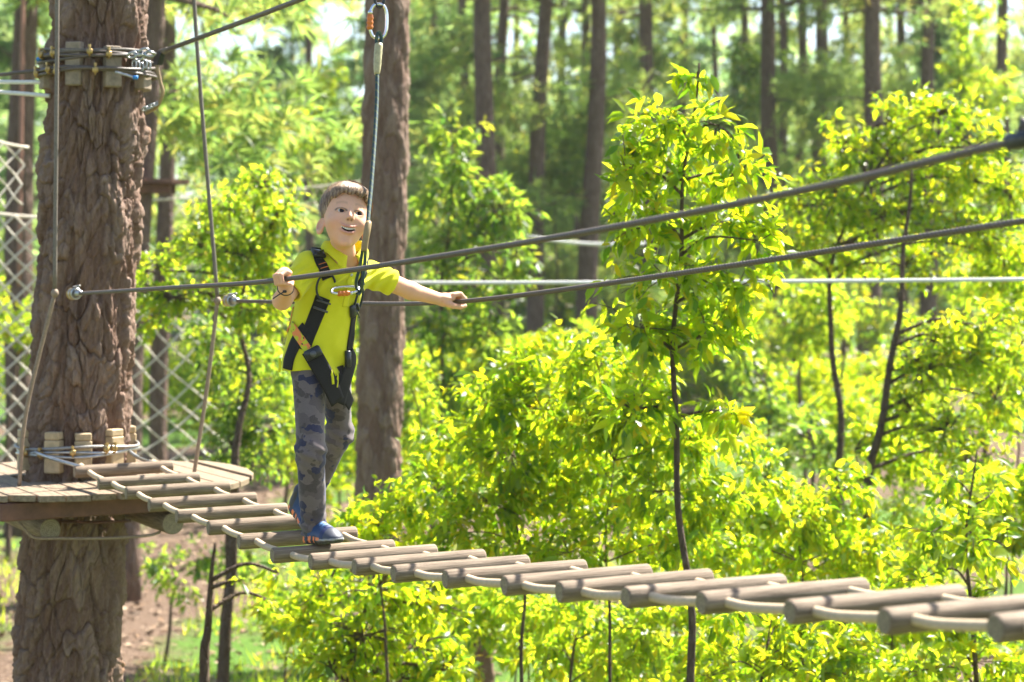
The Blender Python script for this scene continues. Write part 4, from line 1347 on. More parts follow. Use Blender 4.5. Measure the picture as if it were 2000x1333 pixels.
net("small upper patch of rope net high at the left edge", ((-60, 250), (45, 285), (45, 400), (-60, 400)), 15.0, 3, 3, 0.0075)
net("loose diamond rope net between the trunk and the boy", ((250, 590), (400, 585), (450, 920), (250, 900)), 18.0, 3, 6, 0.0080)
net("short far net strip under a rope left of the boy's head", ((335, 388), (720, 352), (720, 400), (335, 430)), 24.0, 12, 1, 0.009)
t = thing("line_rope", "straight white rope crossing behind the boy to the right edge", "rope", P(800, 552, 12.5))
obj("rope", tube(sag(P(560, 553, 13.2), P(2300, 543, 12.0), 30, 0.01), 0.0125, 9), M['rope_white'], t)
t = thing("line_rope", "short pale rope stretched between trunks above the white line", "rope", P(1040, 462, 26))
obj("rope", tube(sag(P(1030, 462, 26), P(1260, 476, 26), 10, 0.05), 0.022, 8), M['rope_white'], t)
t = thing("line_rope", "thin reddish rope hanging along the far left pine", "rope", P(40, 700, 20))
obj("rope", tube(catmull([P(46, -100, 20), P(42, 200, 20), P(37, 560, 20)], 6), 0.022, 8), m_plain("red_brown_rope", (0.30, 0.15, 0.11), 0.8), t)
# small round platform on the far pine
def far_platform():
    d = 20.0; z = P(0, 352, d)[2]
    cx = P(284, 0, d)[0]; c = np.array([cx + 0.02, d, z])
    t = thing("far_platform", "small round platform on a pine behind the thick trunk", "platform", c)
    R = 0.42
    for k in range(7):
        l0 = -R + k * 2 * R / 7 + .004; l1 = -R + (k + 1) * 2 * R / 7 - .004
        h0 = math.sqrt(max(R * R - l0 * l0, .002)); h1 = math.sqrt(max(R * R - l1 * l1, .002))
        V = [(l0, -h0, 0), (l1, -h1, 0), (l1, h1, 0), (l0, h0, 0)]
        V = np.array([c + np.array(v) for v in V] + [c + np.array(v) - UP * .04 for v in V])
        obj("plank", (V, [(0, 1, 2, 3), (7, 6, 5, 4), (0, 4, 5, 1), (1, 5, 6, 2), (2, 6, 7, 3), (3, 7, 4, 0)]), M['redwood'], t, sm=False)
    for s in (-.14, .14):
        obj("bearer", rbox(c + np.array([0, s, -.09]), np.eye(3), (.26, .03, .045)), M['redwood'], t, sm=False)
far_platform()
# old trunk stumps below the bridge
for px, w, top, lab, d in ((690, 70, 1215, "reddish tree stump half hidden by the shrub below the bridge", 11.5), (945, 36, 1185, "grey slim broken trunk below the middle of the bridge", 14.0)):
    a = P(px, top, d); gz = float(ground_z(a[0], d)) - 0.1
    r = w * d / FPX / 2
    t = thing("tree_stump", lab, "stump", (a[0], d, gz))
    V, Q, pl = bark_trunk((gz, a[2]), lambda z: a[0] + 0 * z, lambda z: d + 0 * z, lambda z: r * (1 + .25 * np.exp(-(z - gz) * 2)), 60, 70, 0.06, 0.16, 0.014, 50 + w)
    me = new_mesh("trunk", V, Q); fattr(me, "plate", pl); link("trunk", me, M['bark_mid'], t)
    obj("broken_top", tube([(a[0], d, a[2] - .02), (a[0] + .01, d, a[2] + .015), (a[0] + .02, d, a[2] + .05)], np.array([r * .95, r * .9, r * .3]), 14), M['bark_far'], t)
# ================================================================= implicit surfaces for the figure
def smin(a, b, k):
    h = np.clip(0.5 + 0.5 * (b - a) / k, 0, 1)
    return b * (1 - h) + a * h - k * h * (1 - h)

def f_capsule(a, b, ra, rb):
    a = np.asarray(a, float); b = np.asarray(b, float); ba = b - a; L2 = ba.dot(ba) + 1e-12
    def f(p):
        t = np.clip((p - a) @ ba / L2, 0, 1)
        return np.linalg.norm(p - a - t[:, None] * ba, axis=1) - (ra + (rb - ra) * t)
    return f, (a + b) / 2, math.sqrt(L2) / 2 + max(ra, rb)

def f_ell(c, ax, r):
    c = np.asarray(c, float); A = np.asarray(ax, float); r = np.asarray(r, float)
    def f(p):
        q = (p - c) @ A.T
        k0 = np.linalg.norm(q / r, axis=1); k1 = np.linalg.norm(q / (r * r), axis=1) + 1e-9
        return k0 * (k0 - 1) / k1
    return f, c, r.max()

class Field:
    def __init__(self):
        self.pr = []
        self.warp = None
    def add(self, prim, k=0.01):
        self.pr.append((1, prim[0], prim[1], prim[2], k)); return self
    def sub(self, prim, k=0.004):
        self.pr.append((-1, prim[0], prim[1], prim[2], k)); return self
    def __call__(self, p):
        p = np.asarray(p, float)
        d = np.full(len(p), 0.30)
        cull = len(p) > 500
        if cull:
            c = p.mean(0); rr = np.linalg.norm(p - c, axis=1).max()
        for op, f, cc, br, k in self.pr:
            if cull and np.linalg.norm(c - cc) - rr - br > 0.05:
                continue
            v = f(p)
            d = smin(d, v, k) if op > 0 else -smin(-d, v, k)
        if self.warp is not None:
            d = d + self.warp(p)
        return d
    def grad(self, p, e=0.0015):
        g = np.stack([self(p + np.eye(3)[i] * e) - self(p - np.eye(3)[i] * e) for i in range(3)], -1)
        return g / (np.linalg.norm(g, axis=1)[:, None] + 1e-9)

def surface_nets(f, lo, hi, h, B=20):
    lo = np.asarray(lo, float); n = np.ceil((np.asarray(hi) - lo) / h).astype(int) + 1
    nb = np.ceil(n / B).astype(int)
    bi = np.stack(np.meshgrid(*[np.arange(k) for k in nb], indexing='ij'), -1).reshape(-1, 3)
    cen = lo + (bi * B + B / 2) * h
    dv = np.array([float(f(c[None])[0]) for c in cen]) if len(cen) < 50 else f(cen)
    act = bi[np.abs(dv) < B * h * 0.87 * 1.12 + 0.006]
    NY, NZ = int(n[1] + B + 5), int(n[2] + B + 5)
    key = lambda c: (c[:, 0].astype(np.int64) * NY + c[:, 1]) * NZ + c[:, 2]
    VK, VP, QK = [], [], []
    ar = np.arange(B + 1)
    G = np.stack(np.meshgrid(ar, ar, ar, indexing='ij'), -1).reshape(-1, 3)
    edges = [((0, 0, 0), (1, 0, 0)), ((0, 1, 0), (1, 1, 0)), ((0, 0, 1), (1, 0, 1)), ((0, 1, 1), (1, 1, 1)),
             ((0, 0, 0), (0, 1, 0)), ((1, 0, 0), (1, 1, 0)), ((0, 0, 1), (0, 1, 1)), ((1, 0, 1), (1, 1, 1)),
             ((0, 0, 0), (0, 0, 1)), ((1, 0, 0), (1, 0, 1)), ((0, 1, 0), (0, 1, 1)), ((1, 1, 0), (1, 1, 1))]
    for b in act:
        o = b * B
        val = f(lo + (G + o) * h).reshape(B + 1, B + 1, B + 1)
        s = val < 0
        if s.all() or not s.any():
            continue
        acc = np.zeros((B, B, B, 3)); cnt = np.zeros((B, B, B))
        for e0, e1 in edges:
            v0 = val[e0[0]:B + e0[0], e0[1]:B + e0[1], e0[2]:B + e0[2]]; v1 = val[e1[0]:B + e1[0], e1[1]:B + e1[1], e1[2]:B + e1[2]]
            m = (v0 < 0) != (v1 < 0)
            t = np.where(m, v0 / np.where(m, v0 - v1, 1), 0)
            for k in range(3):
                acc[..., k] += np.where(m, e0[k] + (e1[k] - e0[k]) * t, 0)
            cnt += m
        ix = np.argwhere(cnt > 0)
        pos = acc[cnt > 0] / cnt[cnt > 0][:, None]
        VK.append(key(ix + o)); VP.append(lo + (ix + o + pos) * h)
        for a in range(3):
            u, v = (a + 1) % 3, (a + 2) % 3
            sl0 = [slice(0, B)] * 3; sl1 = [slice(0, B)] * 3; sl1[a] = slice(1, B + 1)
            s0, s1 = s[tuple(sl0)], s[tuple(sl1)]
            for inside, flip in ((s0 & ~s1, False), (~s0 & s1, True)):
                q = np.argwhere(inside) + o
                if len(q) == 0:
                    continue
                eu = np.zeros(3, int); eu[u] = 1; ev = np.zeros(3, int); ev[v] = 1
                cs = [q - eu - ev, q - ev, q, q - eu]
                if flip:
                    cs = cs[::-1]
                ok = np.all(np.stack(cs) >= 0, axis=(0, 2))
                QK.append(np.stack([key(c)[ok] for c in cs], -1))
    VK = np.concatenate(VK); VP = np.concatenate(VP); QK = np.concatenate(QK)
    uk, ui = np.unique(VK, return_index=True)
    V = VP[ui]
    idx = np.searchsorted(uk, QK); idx = np.clip(idx, 0, len(uk) - 1)
    good = np.all(uk[idx] == QK, axis=1)
    Q = idx[good]
    # relax a little, then drop back on the surface
    for it in range(2):
        acc = np.zeros_like(V); cn = np.zeros(len(V))
        for i in range(4):
            np.add.at(acc, Q[:, i], V[Q[:, (i + 1) % 4]] + V[Q[:, (i - 1) % 4]]); np.add.at(cn, Q[:, i], 2)
        V = V * 0.4 + 0.6 * acc / np.maximum(cn, 1)[:, None]
    fv = np.concatenate([f(V[i:i + 400]) for i in range(0, len(V), 400)]) if False else f(V)
    g = f.grad(V)
    V = V - g * np.clip(fv, -h, h)[:, None]
    return V, Q

# ================================================================= the boy
BF = np.array([0.481, -0.877, 0.0]); BL = np.array([0.877, 0.481, 0.0])   # body forward, body left
# joints
PEL = P(625, 712, 6.25)
SH_R, SH_L = P(600, 520, 6.19), P(727, 537, 6.33)
EL_R, WR_R = P(551, 587, 6.08), P(558, 562, 5.99)
EL_L, WR_L = P(803, 569, 6.39), P(866, 587, 6.445)
NECK = P(671, 491, 6.23)
HIP_R, KN_R, AN_R = P(602, 722, 6.21), P(607, 880, 6.16), P(613, 1040, 6.245)
HIP_L, KN_L, AN_L = P(656, 722, 6.30), P(664, 848, 6.38), P(603, 975, 6.50)
# head frame
yaw, pit, rol = math.radians(17), math.radians(14), math.radians(10)
_f0 = np.array([math.sin(yaw), -math.cos(yaw), 0]); _l0 = np.array([math.cos(yaw), math.sin(yaw), 0])
HF = math.cos(pit) * _f0 + math.sin(pit) * UP; _u0 = math.cos(pit) * UP - math.sin(pit) * _f0
HU = math.cos(rol) * _u0 + math.sin(rol) * _l0; HL = math.cos(rol) * _l0 - math.sin(rol) * _u0
HO = P(674, 427, 6.17)
HA = np.stack([HL, HF, HU])
def H(a, b, c):
    return HO + a * HL + b * HF + c * HU
def hl(p):
    return (np.asarray(p) - HO) @ HA.T

# ----------------------------------------------------------------- garment lofts
ROWS = np.array([775, 745, 700, 640, 600, 560, 528, 508, 490.])
RCX = np.array([617, 618, 621, 630, 637, 647, 656, 663, 669.])
RA = np.array([.120, .119, .114, .105, .106, .110, .106, .086, .05])
RB = np.array([.088, .090, .088, .084, .086, .090, .082, .064, .042])
RC3 = np.array([P(x, y, 6.25) for x, y in zip(RCX, ROWS)])
RZ = RC3[:, 2]
def f_loft(off, zlo, zhi):
    def f(p):
        z = p[:, 2]
        cx_ = np.interp(z, RZ, RC3[:, 0]); a = np.interp(z, RZ, RA) + off; b = np.interp(z, RZ, RB) + off
        dx = p[:, 0] - cx_; dy = p[:, 1] - 6.25
        l = dx * BL[0] + dy * BL[1]; fw = dx * BF[0] + dy * BF[1]
        k0 = np.sqrt((l / a) ** 2 + (fw / b) ** 2 + 1e-9); k1 = np.sqrt((l / a ** 2) ** 2 + (fw / b ** 2) ** 2 + 1e-9)
        d = k0 * (k0 - 1) / k1
        return np.maximum(d, np.maximum(zlo - z, z - zhi))
    return f, np.array([RC3[4][0], 6.25, (zlo + zhi) / 2]), 0.28

# ----------------------------------------------------------------- body
body = Field()
body.add(f_loft(-0.016, RZ[2], RZ[-1]), 0.01)
body.add(f_capsule(SH_R + BL * .015, SH_L - BL * .015, .034, .034), .03)
body.add(f_ell(PEL, np.stack([BL, BF, UP]), (.076, .056, .07)), .02)
for a, b, ra, rb in ((HIP_R, KN_R, .040, .032), (KN_R, AN_R, .032, .022), (HIP_L, KN_L, .040, .032), (KN_L, AN_L, .032, .022)):
    body.add(f_capsule(a, b, ra, rb), .015)
body.add(f_capsule(SH_R, EL_R, .033, .028), .02)
body.add(f_capsule(EL_R, WR_R, .0285, .021), .012)
body.add(f_capsule(SH_L, EL_L, .033, .0275), .02)
body.add(f_capsule(EL_L, WR_L, .0275, .0185), .012)
body.add(f_capsule(NECK - UP * .03, H(0, -.02, -.05), .042, .035), .02)
# head
body.add(f_ell(H(0, -.012, .032), HA, (.0700, .088, .073)), .012)
body.add(f_ell(H(0, .018, -.016), HA, (.0625, .066, .074)), .02)
body.add(f_ell(H(0, .032, -.065), HA, (.035, .042, .038)), .024)
body.add(f_ell(H(0, .060, -.096), HA, (.015, .013, .012)), .020)
for s in (-1, 1):
    body.add(f_ell(H(s * .035, .048, -.030), HA, (.023, .025, .022)), .018)
    body.sub(f_ell(H(s * .028, .098, .001), HA, (.019, .020, .013)), .012)
    # lids
    body.add(f_ell(H(s * .028, .0588, .0), HA, (.0185, .0185, .0175)), .006)
    body.sub(f_ell(H(s * .028, .086, -.0003), HA, (.0152, .018, .0071)), .0018)
    # ears
    ec = H(s * .0675, -.014, -.031)
    eu = unit(HL * s * 0.62 - HF * 0.78); ez = unit(HU - HF * .25)
    ez = unit(ez - eu * ez.dot(eu)); ew = np.cross(ez, eu)
    body.add(f_ell(ec + eu * .004, np.stack([eu, ew, ez]), (.0165, .0065, .026)), .005)
    body.add(f_ell(ec + eu * .002 - ez * .020, np.stack([eu, ew, ez]), (.010, .007, .012)), .006)
    body.sub(f_ell(ec + eu * .006 + (HF * .62 + HL * s * .78) * .0075 + ez * .004, np.stack([eu, ew, ez]), (.0125, .0095, .019)), .0015)
# nose
body.add(f_capsule(H(0, .079, .000), H(0, .0925, -.0205), .0040, .0068), .012)
for s in (-1, 1):
    body.add(f_ell(H(s * .0068, .0850, -.0238), HA, (.0054, .0072, .0050)), .005)
# lips, then the open mouth between them (corners raised)
def smile(z0, r, w, b0):
    pts = [H(a, b0 - 7.0 * a * a, z0 + 14.0 * a * a) for a in np.linspace(-w, w, 7)]
    return pts
for z0, r, w, b0 in ((-.0500, .0038, .025, .0805), (-.0675, .0046, .022, .0780)):
    pp = smile(z0, r, w, b0)
    for i in range(6):
        e0 = 1 - abs(i - 3) * .16; e1 = 1 - abs(i + 1 - 3) * .16
        body.add(f_capsule(pp[i], pp[i + 1], r * e0, r * e1), .005)
pp = smile(-.0585, 0, .0285, .0810)
for i in range(6):
    rr = [.0005, .0034, .0056, .0064, .0056, .0034, .0005]
    a, b = pp[i], pp[i + 1]
    body.sub(f_capsule(a, b, rr[i], rr[i + 1]), .0015)
    body.sub(f_capsule(a - HF * .010, b - HF * .010, rr[i], rr[i + 1]), .0015)
for s in (-1, 1):
    body.sub(f_ell(H(s * .0048, .0900, -.0290), HA, (.0028, .0045, .0026)), .0015)

# hands
def finger(pts, radii, k=.0025):
    for i in range(len(pts) - 1):
        body.add(f_capsule(pts[i], pts[i + 1], radii[i], radii[i + 1]), k if i else .007)
FR = (.0080, .0073, .0067, .0060)
# right hand: palm over the near cable, fingers down its outer side
cd = unit(near_path[62] - near_path[58]); iN = np.argmin(np.linalg.norm(near_path - N_H, axis=1)); CN = near_path[iN]
lat = unit(np.cross(UP, cd)); 
if lat.dot(BL) < 0: lat = -lat
upc = np.cross(cd, lat); upc = upc if upc[2] > 0 else -upc
body.add(f_capsule(WR_R, CN - cd * .022 + upc * .020 + lat * .010, .020, .018), .012)
body.add(f_ell(CN - cd * .006 + upc * .019 + lat * .004, np.stack([cd, lat, upc]), (.035, .021, .0125)), .010)
def around(C, s, ang, r, sgn):
    return C + cd * s + r * (math.cos(ang) * upc - sgn * math.sin(ang) * lat)
for s, dl, tipa in ((.027, 0, 195), (.0095, .002, 205), (-.0075, .0015, 205), (-.0235, -.001, 195)):
    finger([around(CN, s * .92 - .004, R_(-2), .021 + dl, 1), around(CN, s, R_(62), .0235 + dl, 1), around(CN, s, R_(128), .0195, 1), around(CN, s, R_(tipa), .0165, 1)], FR)
finger([CN - cd * .028 + lat * .020 + upc * .004, CN - cd * .006 + lat * .0235 - upc * .006, CN + cd * .014 + lat * .016 - upc * .014, CN + cd * .030 + lat * .008 - upc * .018], (.0115, .0098, .0086, .0072))
# left hand: reaches across to the far cable, fingers over the top and down beyond
iF = np.argmin(np.linalg.norm(far_path - F_H, axis=1)); CF = far_path[iF]; cd2 = unit(far_path[iF + 3] - far_path[iF - 3])
lat2 = unit(np.cross(UP, cd2)); lat2 = lat2 if lat2.dot(BL) > 0 else -lat2
up2 = np.cross(cd2, lat2); up2 = up2 if up2[2] > 0 else -up2
def ar2(s, ang, r):
    return CF + cd2 * s + r * (math.cos(ang) * up2 + math.sin(ang) * lat2)
body.add(f_capsule(WR_L, CF - lat2 * .036 + up2 * .012, .0185, .017), .012)
body.add(f_ell(CF - lat2 * .034 + up2 * .010, np.stack([cd2, lat2, up2]), (.033, .030, .0135)), .010)
for s, dl, tipa in ((.027, .001, 100), (.0095, .003, 125), (-.008, .002, 130), (-.024, .0, 125)):
    finger([ar2(s * .9, R_(-42), .027 + dl), ar2(s, R_(12), .0235 + dl), ar2(s, R_(66), .0225), ar2(s, R_(tipa), .0185)], FR)
finger([CF - lat2 * .045 - up2 * .004 + cd2 * .020, CF - lat2 * .022 - up2 * .014 + cd2 * .030, CF + lat2 * .002 - up2 * .0175 + cd2 * .031, CF + lat2 * .020 - up2 * .014 + cd2 * .027], (.0115, .0096, .0084, .0070))

lo = np.minimum.reduce([EL_R, WR_L, AN_R, AN_L, CN, HO]) - .14
hi = np.maximum.reduce([EL_L, WR_L, AN_L, CF, HO]) + .14
bV, bQ = surface_nets(body, lo, hi, 0.0028)

# skin colouring: lips, cheeks, brows, inside of the mouth
q = hl(bV)
tint = np.tile(np.array([0.76, 0.41, 0.255]), (len(bV), 1))
def blend(mask, c):
    global tint
    mask = np.clip(mask, 0, 1)[:, None]
    tint = tint * (1 - mask) + np.array(c) * mask
face = (q[:, 1] > 0.02)
for s in (-1, 1):
    blend(face * 0.55 * np.exp(-(((q[:, 0] - s * .038) / .020) ** 2 + ((q[:, 2] + .040) / .018) ** 2)), (0.74, 0.32, 0.21))
    zb = .0240 + .004 * (1 - ((np.abs(q[:, 0]) - .027) / .018) ** 2)
    blend(face * (np.sign(q[:, 0]) == s) * (np.abs(np.abs(q[:, 0]) - .028) < .016) * 0.34 * np.exp(-(((q[:, 2] - zb) / .0042) ** 2)), (0.26, 0.14, 0.075))
    # lash line
    dx = (q[:, 0] - s * .028); ring = np.abs(np.sqrt((dx / .0158) ** 2 + (q[:, 2] / .0083) ** 2) - 1.0)
    blend(face * (q[:, 2] > -.001) * np.exp(-(ring / .20) ** 2) * 0.95, (0.03, 0.028, 0.02))
    blend(face * (q[:, 2] <= -.001) * np.exp(-(ring / .16) ** 2) * 0.35, (0.20, 0.09, 0.06))
    blend(face * np.exp(-(((q[:, 0] - s * .0055) / .0035) ** 2 + ((q[:, 2] + .0290) / .0028) ** 2)), (0.05, 0.018, 0.012))
for s in (-1, 1):
    blend(np.exp(-(((q[:, 0] - s * .083) / .010) ** 2 + ((q[:, 1] + .014) / .012) ** 2 + ((q[:, 2] + .024) / .016) ** 2)) * .6, (0.50, 0.16, 0.09))
mz = q[:, 2] - 14.0 * q[:, 0] ** 2
lip = (np.abs(q[:, 0]) < .0295) * (q[:, 1] > .06)
w = np.clip(1 - (np.abs(q[:, 0]) / .0295) ** 4, 0, 1)
blend(lip * w * 0.8 * np.exp(-(((mz + .0495) / .0046) ** 4)), (0.56, 0.22, 0.17))
blend(lip * w * 0.8 * np.exp(-(((mz + .0681) / .0054) ** 4)), (0.58, 0.24, 0.19))
inside = lip * (np.abs(q[:, 0]) < .021) * (np.abs(mz + .0585) < .0062) * (q[:, 1] < .0785 - 7 * q[:, 0] ** 2)
blend(inside * 1.0, (0.05, 0.012, 0.01))

def m_skin():
    t = NT("skin")
    c = t.attr("tint").outputs["Color"]
    n = t.noise(t.coords(), 220, 3, 0.6)
    c = t.mix(0.12, c, t.ramp(n, [(0.3, (0.58, 0.31, 0.19)), (0.7, (0.82, 0.52, 0.37))]))
    m = t.finish(c, 0.58, t.bump(n, 0.15, 0.001), spec=0.3)
    t.b.inputs["Subsurface Weight"].default_value = 0.10
    t.b.inputs["Subsurface Radius"].default_value = (0.012, 0.004, 0.002)
    t.b.inputs["Subsurface Scale"].default_value = 0.6
    return m
M['skin'] = m_skin()
LOG7 = np.array(LOGS[7]) + LOG_END * 0.38
boy = thing("person", "boy in yellow polo shirt and camouflage trousers walking across the rope bridge", "person", LOG7 + UP * LOG_R)
me = new_mesh("body", bV, bQ); cattr(me, "tint", tint)
link("body", me, M['skin'], boy)

# ----------------------------------------------------------------- eyes and teeth
M['sclera'] = m_plain("eye_white", (0.50, 0.47, 0.44), 0.2, var=0.02)
M['iris'] = m_plain("dark_brown_iris", (0.022, 0.011, 0.006), 0.35, var=0.3, scale=400, spec=0.12)
M['pupil'] = m_plain("pupil", (0.004, 0.004, 0.004), 0.05, var=0.0)
M['teeth'] = m_plain("milk_teeth", (0.80, 0.76, 0.68), 0.25, var=0.03)
gaze = unit(HF + 0.30 * HL + 0.05 * HU)
for s in (-1, 1):
    c = H(s * .028, .0592, 0); r = .0164
    g = gaze
    g1 = unit(np.cross(g, HU)); g2 = np.cross(g, g1)
    V, F, mi = [c + g * r], [], []
    th = np.radians([6, 11, 14, 20, 29, 36, 44, 60, 90, 130, 170]); n = 24
    for t_ in th:
        for j in range(n):
            a = 2 * math.pi * j / n
            V.append(c + r * (1.0 if t_ > R_(36.5) else 1.012) * (math.cos(t_) * g + math.sin(t_) * (math.cos(a) * g1 + math.sin(a) * g2)))
    for j in range(n):
        F.append((0, 1 + j, 1 + (j + 1) % n)); mi.append(2)
    for i in range(len(th) - 1):
        for j in range(n):
            F.append((1 + i * n + j, 1 + (i + 1) * n + j, 1 + (i + 1) * n + (j + 1) % n, 1 + i * n + (j + 1) % n)); mi.append(2 if th[i + 1] < R_(12.5) else 1 if th[i + 1] < R_(37) else 0)
    me = new_mesh("eye", np.array(V), F)
    for m_ in ('sclera', 'iris', 'pupil'):
        me.materials.append(M[m_])
    me.polygons.foreach_set("material_index", np.array(mi, dtype=np.int32))
    link("eye", me, None, boy)
tv = []
for k, a in enumerate(np.linspace(-.0195, .0195, 8)):
    cc = H(a, .0770 - 7 * a * a, -.0547 + 14 * a * a)
    tv.append(rbox(cc, HA, (.0026, .0022, .0036 if abs(a) < .009 else .0029), .001))
obj("teeth", join(tv), M['teeth'], boy)

# ----------------------------------------------------------------- polo shirt
def hem_z(p):
    l = (p[:, 0] - RC3[2][0]) * BL[0] + (p[:, 1] - 6.25) * BL[1]
    py = 720 + 20 * np.exp(-((l - .03) / .05) ** 2) + 5 * np.exp(-((l + .11) / .04) ** 2) - 20 * np.clip((l - .07) / .04, 0, 1)
    return CAMZ - (py - 520) / FPX * 6.2
shirt = Field()
def shirt_core(p):
    d = f_loft(0.0, RZ[0] - .02, RZ[-1])[0](p)
    d = smin(d, fsh[0](p), .035) + fold(p)
    for fs in sleeves:
        d = smin(d, fs(p), .018)
    return d
fsh = f_capsule(SH_R + BL * .012, SH_L - BL * .012, .043, .043)
def fold(p):
    zz = (p[:, 2] - 3.1)
    l = (p[:, 0] + .6) * BL[0] + (p[:, 1] - 6.25) * BL[1]
    low = np.clip((3.22 - p[:, 2]) / .16, 0, 1)
    d = .0034 * snoise(np.stack([l * 1.0, p[:, 1] * .6, zz * .8], -1), 61, 3, 9.0)
    d = d + low * .0065 * np.sin(l * 70 + zz * 26 + 2.0 * np.sin(zz * 20)) * (0.6 + 0.4 * np.sin(l * 23 + 1))
    arm = np.exp(-((p[:, 2] - SH_R[2] + .05) / .05) ** 2)
    d = d + arm * .0036 * np.sin((p[:, 0] * 1.2 - p[:, 2]) * 130 + 3 * np.sin(p[:, 2] * 40))
    return d
def sleeve(a, b, ra, rb, over):
    """sleeve tube cut square and hollow at its hem"""
    ax = unit(b - a); L = np.linalg.norm(b - a)
    f1 = f_capsule(a, b + ax * .05, ra, rb)[0]; f2 = f_capsule(a + ax * L * .55, b + ax * .08, rb - .0085, rb - .0075)[0]
    def f(p):
        t = (p - a) @ ax
        n = fold(p) * np.clip((L - t) / .03, 0.25, 1)
        d = np.maximum(f1(p) + n, t - L)
        return np.maximum(d, -(f2(p) + n))
    return f
sl_r_end = SH_R + (EL_R - SH_R) * .74
sl_l_end = SH_L + (EL_L - SH_L) * .52
sleeves = [sleeve(SH_R, sl_r_end, .043, .0445, 0), sleeve(SH_L, sl_l_end, .042, .043, 0)]
fcav = f_loft(-0.007, RZ[0] - .1, RZ[-1])
fneck = f_capsule(NECK - UP * .02 + BF * .012, H(0, -.015, -.05), .048, .046)
fvee = f_ell(NECK - UP * .022 + BF * .050, np.stack([BL, BF, UP]), (.016, .05, .034))
def f_shirt(p):
    d = shirt_core(p)
    # hollow above the hem
    d = np.maximum(d, np.minimum(-fcav[0](p), 1) - np.clip((p[:, 2] - hem_z(p) - .035) * 2, 0, 1))
    d = np.maximum(d, hem_z(p) - p[:, 2])
    d = np.maximum(d, -fneck[0](p))
    d = np.maximum(d, -fvee[0](p))
    return d
shirt.pr.append((1, f_shirt, np.array([RC3[4][0], 6.25, RZ[4]]), 0.6, .001))
lo = np.array([P(530, 0, 6.0)[0], 5.98, hem_z(np.array([[RC3[1][0], 6.25, 0]]))[0] - .06]); hi = np.array([P(790, 0, 6.4)[0], 6.5, NECK[2] + .06])
sV, sQ = surface_nets(shirt, lo, hi, 0.0030)
def m_shirt():
    t = NT("yellow_pique_cotton")
    v = t.coords()
    n = t.noise(v, 25, 4, 0.6)
    wv = t.n("ShaderNodeTexVoronoi", Vector=v, Scale=900.0).outputs[0]
    c = t.ramp(n, [(0.3, (0.74, 0.71, 0.02)), (0.7, (0.80, 0.77, 0.03))])
    p = t.n("ShaderNodeBsdfPrincipled", Base_Color=c, Roughness=0.85, Normal=t.bump(t.math('ADD', t.math('MULTIPLY', wv, 0.5), n), 0.12, 0.002))
    p.inputs["Specular IOR Level"].default_value = 0.2
    p.inputs["Sheen Weight"].default_value = 0.15
    tr = t.n("ShaderNodeBsdfTranslucent", Color=(0.62, 0.60, 0.02, 1))
    mx = t.n("ShaderNodeMixShader", i0=0.15, i1=p.outputs[0], i2=tr.outputs[0])
    t.t.links.new(mx.outputs[0], t.out.inputs[0])
    return t.m
M['shirt'] = m_shirt()
sh_o = obj("polo_shirt", (sV, sQ), M['shirt'], boy)

def sproj(F_, p, it=4, off=0.0):
    p = np.atleast_2d(np.asarray(p, float)).copy()
    for _ in range(it):
        p -= F_.grad(p) * np.clip(F_(p), -.03, .03)[:, None]
    return p + F_.grad(p) * off
def cast(F_, px, py, d0=5.7):
    o = np.array([0, 0, CAMZ]); v = unit(P(px, py, 6.0) - o)
    s = d0
    for _ in range(70):
        f = float(F_((o + v * s)[None])[0])
        if f < 0.0006: break
        s += max(f * .7, .0005)
        if s > 6.8: return None
    return o + v * s

# collar: two turned-down leaves round the neck, with placket and buttons
def collar_leaf():
    V, F = [], []
    na, nb = 40, 6
    ax = unit(H(0, -.015, -.05) - NECK)
    for i in range(na):
        a = -math.pi + R_(14) + (2 * math.pi - R_(28)) * i / (na - 1)     # 0 = nape, ends meet at the front
        dr = math.cos(a) * (-BF) + math.sin(a) * BL
        fr = max(0, -math.cos(a))
        top = NECK + UP * (.030 - .050 * fr ** 2) + dr * (.051 - .002 * fr) + BF * .006
        wd = .030 + .016 * max(0, (abs(a) / math.pi - .62)) / .38
        for j in range(nb):
            u = j / (nb - 1)
            p = top + dr * (.004 + .020 * u + .004 * math.sin(math.pi * u)) - UP * wd * u + UP * .006 * math.sin(math.pi * min(1, u * 2))
            if fr > .8: p = p + BL * np.sign(a) * .010 * u
            V.append(p)
    for i in range(na - 1):
        for j in range(nb - 1):
            F.append((i * nb + j, (i + 1) * nb + j, (i + 1) * nb + j + 1, i * nb + j + 1))
    return np.array(V), F
cv, cf = collar_leaf()
cv2 = []
for p in cv:                      # keep the leaf outside the shirt
    cv2.append(p)
cv = np.array(cv2); fv = shirt(cv); g = shirt.grad(cv)
cv = cv + g * np.clip(.004 - fv, 0, .03)[:, None]
co = obj("collar", (cv, cf), M['shirt'], boy)
sd_ = co.modifiers.new("s", 'SOLIDIFY'); sd_.thickness = 0.003; sd_.offset = 1

